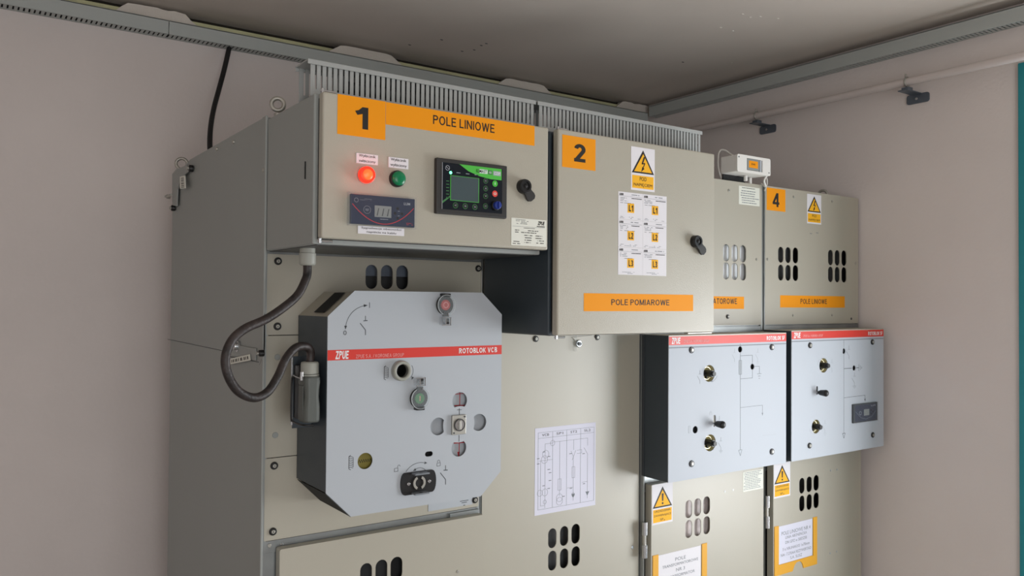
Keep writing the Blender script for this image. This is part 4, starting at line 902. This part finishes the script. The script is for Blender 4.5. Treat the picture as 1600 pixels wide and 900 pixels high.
for a0 in (115, -65):
    for k in range(10):
        t0 = math.radians(a0+k*13); t1 = math.radians(a0+(k+1)*13)
        m.prism([(x+.0135*math.cos(t0), z+.0135*math.sin(t0)), (x+.0135*math.cos(t1), z+.0135*math.sin(t1)), (x+.0088*math.cos(t1), z+.0088*math.sin(t1)), (x+.0088*math.cos(t0), z+.0088*math.sin(t0))], [], YV-.007, YV-.004, 'steel_dull')
m.cyl((x, YV-.0010, z), FY, .0145, .0035, 'black', 20); m.build('interlock_ring', h)
# plug base on the side of the drive box
m = MB(); m.box(.531, ox0-.001, 1.470, 1.473, 1.352, 1.486, 'anthracite', .0005); m.box(.528, .531, 1.468, 1.473, 1.358, 1.488, 'steel', .0004); m.box(.533, ox0-.0008, 1.445, 1.470, 1.372, 1.470, 'bezel', .001); m.build('plug_socket', vb)

# power plug with the looped cable
pg = thing('cable_plug', (.55, 1.43, 1.36), 'grey plug with looped black cable, on the left side of the drive box', 'plug')
m = MB(); 
zs_ = [(1.370, .86, .9), (1.373, .97, .98), (1.385, 1, 1), (1.400, .97, 1), (1.415, .86, .97), (1.430, .90, .98), (1.442, 1, 1), (1.450, .98, .98), (1.453, .88, .9)]
ring_ = [(a-.545, b-1.423) for a, b in rbox(.5295, 1.402, .5605, 1.444, .009, 4)]; k_ = len(ring_); vs_ = []
for zz, fx, fy in zs_: vs_ += [(.545+a*fx, 1.423+b*fy, zz) for a, b in ring_]
m.raw(vs_, [[i*k_+j, i*k_+(j+1) % k_, (i+1)*k_+(j+1) % k_, (i+1)*k_+j] for i in range(len(zs_)-1) for j in range(k_)]+[list(range(k_))[::-1], [len(vs_)-k_+j for j in range(k_)]], 'hood', False)
m.box(.5288, .5305, 1.412, 1.434, 1.382, 1.436, 'hood', .0006); m.build('plug_hood', pg)
gx, gy = .5455, 1.423
m = MB(); m.cyl((gx, gy, 1.449), (0, 0, 1), .0170, .007, 'grey_plastic', 24); m.cyl((gx, gy, 1.457), (0, 0, 1), .0165, .022, 'grey_plastic', 12, bev=.004); m.build('plug_gland', pg)
lv = lambda *p: [tuple(q) for q in p]
m = MB(); m.tube(lv((.5265, 1.452, 1.448), (.5265, 1.462, 1.443), (.5265, 1.464, 1.376), (.5265, 1.452, 1.367), (.5265, 1.405, 1.367), (.544, 1.398, 1.366)), .0018, 'black', 8, 6)
m.tube(lv((.5260, 1.452, 1.452), (.5260, 1.430, 1.450), (.5260, 1.412, 1.450)), .0014, 'steel', 8, 3); m.box(.524, .528, 1.409, 1.414, 1.446, 1.462, 'steel', .0006); m.build('locking_lever', pg)
cp = [(.53, 1.40, 1.655), (.53, 1.40, 1.64)]
for u, v, yy in ((477.5, 437, 1.397), (465, 461, 1.39), (441, 482, 1.38), (414, 499.5, 1.37), (384, 513, 1.36), (363, 531, 1.355), (352.5, 557.4, 1.35), (356, 585.4, 1.35), (372, 611, 1.355), (396.5, 621.5, 1.365), (418, 612.5, 1.375), (434, 588.6, 1.385), (446.3, 561.5, 1.395), (462, 543.5, 1.405), (478, 541.5, 1.415)): cp.append(tuple(P(u, v, 'y', yy)))
cp += [(gx+.0005, gy-.002, 1.496), (gx, gy, 1.475)]
m = MB(); m.tube(cp, .0076, 'rubber', 16, 8); m.build('power_cable', pg, label='worn black looped cable')

# ================================================================== MECHANISM BOXES
YS = 1.451
def mech_box(x0, x1, z0, z1, label, first):
    r = thing('mechanism_box', ((x0+x1)/2, 1.5, z0), label, 'switchgear mechanism box')
    m = MB(); m.prism(rr(x0+.0008, z0+.0008, x1-.0008, z1-.0008), [rr(x0+.0025, z0+.0025, x1-.0025, z1-.0025)], YS+.0022, YP-.003, 'anthracite'); m.box(x0+.002, x1-.002, YP-.006, YP-.0035, z0+.002, z1-.002, 'anthracite')
    m.box(x0+.001, x1-.001, YS+.002, YP-.004, z1-.0012, z1+.0002, 'beige'); m.box(x0-.0005, x0+.0004, YP-.012, YP-.0035, z0+.002, z1-.002, 'print_dark'); m.build('box_casing', r)
    return r
def mech_front(r, x0, x1, z0, z1, holes, brand_u, us, word):
    m = MB(); m.prism(rr(x0, z0, x1, z1), holes, YS, YS+.002, 'plate_white')
    m.rect(x0, z1-.0028, x1, z1, YS, 'beige'); m.rect(x0, z1-.0245, x1, z1-.0028, YS, 'red_stripe'); m.rect(x0, z1-.0325, x1, z1-.030, YS, 'print_grey')
    y = YS-.00025; m.glyphs('ZPUE', x0+.010, z1-.0215, x0+.042, z1-.0055, y, 'white', .2, .14, .10); m.glyphs('ZPUE S.A. / KORONEA GROUP', x0+.055, z1-.0195, x0+.150, z1-.0125, y, 'button_pink'); m.glyphs(word, x1-.088, z1-.0200, x1-.007, z1-.0085, y, 'white', .19)
    return m
def shaft(r, u, v, lab=None):
    x, z = Q(u, v, YS); m = MB(); m.cyl((x, YS+.020, z), FY, .0235, .001, 'brass', 26); m.ring((x, YS+.021, z), FY, .0245, .0228, .018, 'brass', 26)
    m.torus((x, YS+.010, z), FY, .0165, .0026, 'brass', 24, 8); m.cyl((x, YS+.018, z), FY, .0088, .030, 'black', 16); m.cyl((x, YS-.012, z), FY, .0066, .006, 'bezel', 6); m.box(x-.0165, x-.006, YS+.006, YS+.012, z-.005, z+.005, 'black_soft', .001); m.box(x-.002, x+.002, YS+.008, YS+.014, z-.019, z-.008, 'black_soft', .001); m.build('drive_shaft', r, label=lab)
def lever(r, u, v):
    x, z = Q(u, v, YS); m = MB(); m.cyl((x, YS+.012, z), FY, .0035, .018, 'steel', 12); m.cyl((x, YS-.005, z), FY, .0050, .007, 'black', 16, r2=.0080); m.cyl((x, YS-.012, z), FY, .0080, .017, 'black', 18, r2=.0100); m.ball((x, YS-.029, z), .0100, 'black', (1, .8, 1), 18); return m.build('lever_knob', r)
def hcirc(u, v, rr_): return ell(*Q(u, v, YS), rr_, rr_, 26)
SX0, SX1, SZ0, SZ1 = 1.4995, 1.9745, 1.1365, 1.508
s1 = mech_box(SX0, SX1, SZ0, SZ1, 'white-fronted box with red top stripe and no display, under the third cabinet top', True)
slot1 = pill(*Q(1116.4, 657.5, YS), .0105, .031); ov = ell(*Q(1086.4, 671.5, YS), .0095, .0095, 20)
h1 = hcirc(1108.2, 583.5, .0222); h2 = hcirc(1109.5, 692, .0222); mh = [ell(*Q(1156.5, 546, YS), .0085, .0085, 20), ell(*Q(1175.6, 573, YS), .0082, .0082, 20)]
m = mech_front(s1, SX0, SX1, SZ0, SZ1, [slot1, ov, h1, h2]+mh, 0, 0, 'ROTOBLOK SF')
G = 'print_grey'; LL = lambda pts, w_=.0013, k=G: m.line([Q(u, v, YS) for u, v in pts], w_, YS, k)
LL([(1156.7, 537), (1156.7, 541)]); LL([(1156.7, 551), (1156.7, 703)]); x, z = Q(1156.7, 703, YS); m.line([(x-.007, z), (x+.007, z), (x, z-.016), (x-.007, z)], .0012, YS, G)
xa, za = Q(1156.7, 563, YS); xb, zb_ = Q(1156.7, 585, YS); m.rect(xa-.0055, zb_, xa+.0055, za, YS, 'print_light'); m.line([(xa-.0055, zb_), (xa+.0055, zb_), (xa+.0055, za), (xa-.0055, za), (xa-.0055, zb_)], .001, YS-.0002, G)
LL([(1156.7, 556), (1175.6, 555), (1175.6, 568)]); LL([(1175.6, 578), (1175.6, 590.5), (1156.7, 592)]); LL([(1179, 572.6), (1186.5, 572.3), (1186.5, 583.5)])
for i, w_ in enumerate((.018, .011, .005)): x, z = Q(1186.3, 584+i*3.6, YS); m.rect(x-w_/2, z-.0007, x+w_/2, z+.0007, YS, G)
LL([(1156.7, 637), (1191.3, 633), (1191.3, 646)], .001); m.tri(Q(1191.3, 649.5, YS), Q(1191.3, 645, YS), .006, YS, G); LL([(1191.3, 680.5), (1213, 678.5)], .0005, 'print_light')
def sw(u, v, s_=1, gnd=False, k='print_light'):
    LL([(u, v), (u, v+6)], .0008, k); LL([(u-2, v+6), (u+2, v+6)], .0008, k); LL([(u-4, v+9), (u, v+16), (u, v+21)], .0009, k)
    if gnd:
        for i in range(3): LL([(u-3+i, v+21+i*1.6), (u+3-i, v+21+i*1.6)], .0007, k)
sw(1147.8, 545); sw(1184, 544.5, gnd=True); sw(1093.5, 578.5, k=G)
LL([(1124, 650), (1124, 657)], .0008, G); sw(1126.2, 683, gnd=True, k=G); c = Q(1109.2, 583, YS); m.arc(*c, .030, .024, -20, -75, .0008, YS, G); m.tri((c[0]+.004, c[1]-.0235), (c[0]+.010, c[1]-.0215), .005, YS, G)
cx, cz = Q(1110.5, 646, YS); m.line([(cx-.004, cz-.004), (cx+.004, cz-.004), (cx+.004, cz+.002), (cx-.004, cz+.002), (cx-.004, cz-.004)], .0007, YS, 'print_light'); m.arc(cx, cz+.002, .003, .004, 0, 180, .0007, YS, 'print_light', 8)
cx, cz = Q(1077, 671, YS); m.line([(cx-.003, cz-.009), (cx+.003, cz-.009), (cx+.003, cz+.009), (cx-.003, cz+.009), (cx-.003, cz-.009)], .0012, YS, 'print_light')
m.build('front_plate', s1, label='white front plate with a grey single-line symbol')
for u, v in ((1156.5, 546), (1175.6, 573), (1086.4, 671.5)): m = MB(); x, z = Q(u, v, YS); m.cyl((x, YS+.009, z), FY, .0105, .001, 'dark_in', 18); m.ring((x, YS+.009, z), FY, .0104, .0095, .0068, 'dark_in', 18); m.build('indicator_window', s1)
x, z = Q(1116.4, 657.5, YS); m = MB(); m.box(x-.008, x+.008, YS+.004, YS+.005, z-.018, z+.018, 'white_plastic'); m.build('lever_slot', s1)
shaft(s1, 1108.2, 583.5); shaft(s1, 1109.5, 692); lever(s1, 1115.3, 661.5)
for u, v in ((1081.7, 547), (1207.2, 542.5), (1207.2, 705.8), (1081.7, 724.7)): screw(s1, u, v, YS, .0085)

TX0, TX1 = 1.9995, 2.476
s2 = mech_box(TX0, TX1, SZ0, SZ1+.005, 'white-fronted box with red top stripe and small dark display, by the right wall', False)
h1 = hcirc(1287, 571, .0215); h2 = hcirc(1275, 666.5, .0205); slot1 = pill(*Q(1276.8, 610, YS), .007, .026); mh = [ell(*Q(1318.6, 548.6, YS), .0085, .0085, 20), ell(*Q(1334.6, 575, YS), .0082, .0082, 20)]
m = mech_front(s2, TX0, TX1, SZ0, SZ1+.005, [h1, h2, slot1]+mh, 0, 0, 'ROTOBLOK SF')
LL([(1318.5, 530.5), (1318.5, 544)]); LL([(1318.5, 553), (1318.5, 678)]); x, z = Q(1318.5, 677, YS); m.line([(x-.007, z), (x+.007, z), (x, z-.015), (x-.007, z)], .0014, YS, K)
LL([(1318.5, 576), (1331, 575.3)], .0016, K); LL([(1338, 574.7), (1342, 574.5)], .0016, K)
for i, h_ in enumerate((5.5, 3.5, 1.8)): LL([(1342+i*2.2, 574.5-h_), (1342+i*2.2, 574.5+h_)], .0011, K)
LL([(1318.5, 621.5), (1351.5, 617.5), (1351.5, 624)], .001, K); m.tri(Q(1351.5, 627.5, YS), Q(1351.5, 623, YS), .006, YS, K)
sw(1326.5, 540, k=G); sw(1335, 582, gnd=True, k=G); sw(1300, 561); sw(1289, 656, gnd=True)
c = Q(1286, 571, YS); m.arc(*c, .028, .022, 60, 175, .0007, YS, 'print_light'); c = Q(1273.5, 666.5, YS); m.arc(*c, .028, .022, 190, 290, .0007, YS, 'print_light')
m.build('front_plate', s2, label='white front plate with a grey single-line symbol')
for u, v in ((1318.6, 548.6), (1334.6, 575)): m = MB(); x, z = Q(u, v, YS); m.cyl((x, YS+.009, z), FY, .0105, .001, 'plate_white' if u < 1330 else 'dark_in', 18); m.ring((x, YS+.009, z), FY, .0104, .0095, .0068, 'dark_in', 18); m.build('indicator_window', s2)
x, z = Q(1276.8, 610, YS); m = MB(); m.box(x-.008, x+.008, YS+.012, YS+.013, z-.018, z+.018, 'steel_dull'); m.build('lever_slot', s2)
shaft(s2, 1287, 571); shaft(s2, 1275, 666.5); lever(s2, 1276.8, 613)
for u, v in ((1266.8, 539.6), (1364.2, 534.5), (1364.7, 679.7), (1266, 696.4)): screw(s2, u, v, YS, .0085)
x0, z1 = Q(1333.8, 631.7, YS-.006); x1, z0 = Q(1371.2, 657, YS-.006); z1 = (z1+Q(1371, 628.5, YS-.006)[1])/2; z0 = (z0+Q(1334, 661, YS-.006)[1])/2
m = MB(); m.box(x0, x1, YS-.006, YS, z0, z1, 'print_dark', .001); yi = YS-.006; W, H = x1-x0, z1-z0; q = lambda a, b: (x0+a*W, z1-b*H)
m.rect(*q(.06, .93), *q(.94, .07), yi, 'relay'); m.rect(*q(.42, .66), *q(.64, .32), yi-.0003, 'lcd'); m.line([q(.08, .4), q(.3, .75), q(.5, .85), q(.75, .75), q(.92, .45)], .0012, yi-.0003, 'print_grey')
for a, b in ((.72, .4), (.8, .5), (.72, .6)): m.poly(ell(*q(a, b), .003, .003, 12), yi-.0003, 'black')
m.text('LUM', *q(.72, .2), *q(.9, .12), yi-.0003, 'print_light'); m.arc(*q(.27, .5), .0055, .0055, 0, 360, .001, yi-.0003, 'print_light', 14); d = m.build('voltage_indicator', s2, label='small dark display in a grey frame')
m = MB(); m.box(x0-.002, x1+.002, YS-.0085, YS-.0003, z0-.002, z1+.002, 'glass_cover', .001); m.build('clear_cover', d)

# ================================================================== WHITE ENCLOSURE ON CABINET 3
yw = 1.50; we = thing('breaker_enclosure', (1.895, 1.53, 1.945), 'small white plastic enclosure with orange marked breaker, on top of the third cabinet', 'enclosure')
x0, x1, z0, z1 = 1.82, 1.967, 1.963, 2.013
m = MB(); m.box(x0+.001, x1-.001, yw+.006, 1.562, z0+.001, z1-.001, 'white_plastic', .004, 3); m.build('enclosure_base', we)
wx0 = Q(1167, 255, yw)[0]; wx1 = Q(1191.5, 258, yw)[0]; m = MB()
out = rbox(x0, z0, x1, z1, .006); hol = rr(wx0, z0+.008, wx1, z1-.008)
m.prism(out, [hol], yw, yw+.007, 'white_plastic'); m.prism(rr(wx0, z0+.008, wx1, z1-.008), [], yw+.0055, yw+.0065, 'white_plastic')
for a, b in ((x0+.007, z1-.008), (x1-.007, z0+.009)): m.cyl((a, yw, b), FY, .0022, .0004, 'print_dark', 10)
m.build('enclosure_cover', we)
bx0 = wx0+.0015; bx1 = wx0+(wx1-wx0)*.78; m = MB(); m.box(bx0, bx1, yw-.0005, yw+.0055, z0+.010, z1-.009, 'lcd', .001); m.rect(bx0+.007, z0+.016, bx1-.006, z1-.014, yw-.0005, 'orange')
m.text('ZWR', bx0+.016, z0+.024, bx1-.018, z1-.021, yw-.0008, 'ink', .01)
m.box(wx1-.011, wx1-.004, yw+.001, yw+.0055, z0+.0085, z1-.0085, 'print_light'); m.build('circuit_breaker', we, label='grey breaker with an orange sticker')
m = MB(); m.cyl((1.905, 1.54, 1.9482), (0, 0, 1), .0055, .015, 'white_plastic', 16); m.build('foot_or_shade_block', we)
m = MB(); m.cyl((1.945, 1.556, 1.9452), (0, 0, 1), .005, .018, 'white_plastic', 14); m.build('foot_or_shade_block', we); m = MB(); m.box(1.828, 1.925, 1.558, 1.5615, 1.9452, 1.9635, 'dark_in'); m.build('foot_or_shade_block', we)  # the dark block stands in for the shadow under the enclosure
m = MB(); m.tube([tuple(P(u_, v_, 'y', y_)) for u_, v_, y_ in ((1147, 244.5, 1.545), (1140, 239.5, 1.552), (1134, 235.5, 1.558), (1128, 234, 1.562), (1123.5, 238, 1.565), (1122, 248, 1.566), (1122, 258, 1.566), (1124, 270, 1.566), (1127, 279, 1.566))], .0026, 'white_cable', 10); m.build('supply_wire', we, label='white wire looping over the left end')
m = MB(); a = P(1199.5, 277, 'y', 1.515); m.tube([(a.x-.008, 1.512, 1.966), tuple(P(1194, 282, 'y', 1.52)), tuple(P(1196, 291, 'y', 1.53)), (1.985, 1.546, 1.948)], .0028, 'white_plastic', 8, 6); m.tube([tuple(P(1198, 278, 'y', 1.515)), tuple(P(1198.5, 287, 'y', 1.525)), tuple(P(1194.5, 298, 'y', 1.545))], .0022, 'white_cable', 8, 6); m.build('outgoing_wire', we, label='white wires leaving the underside')
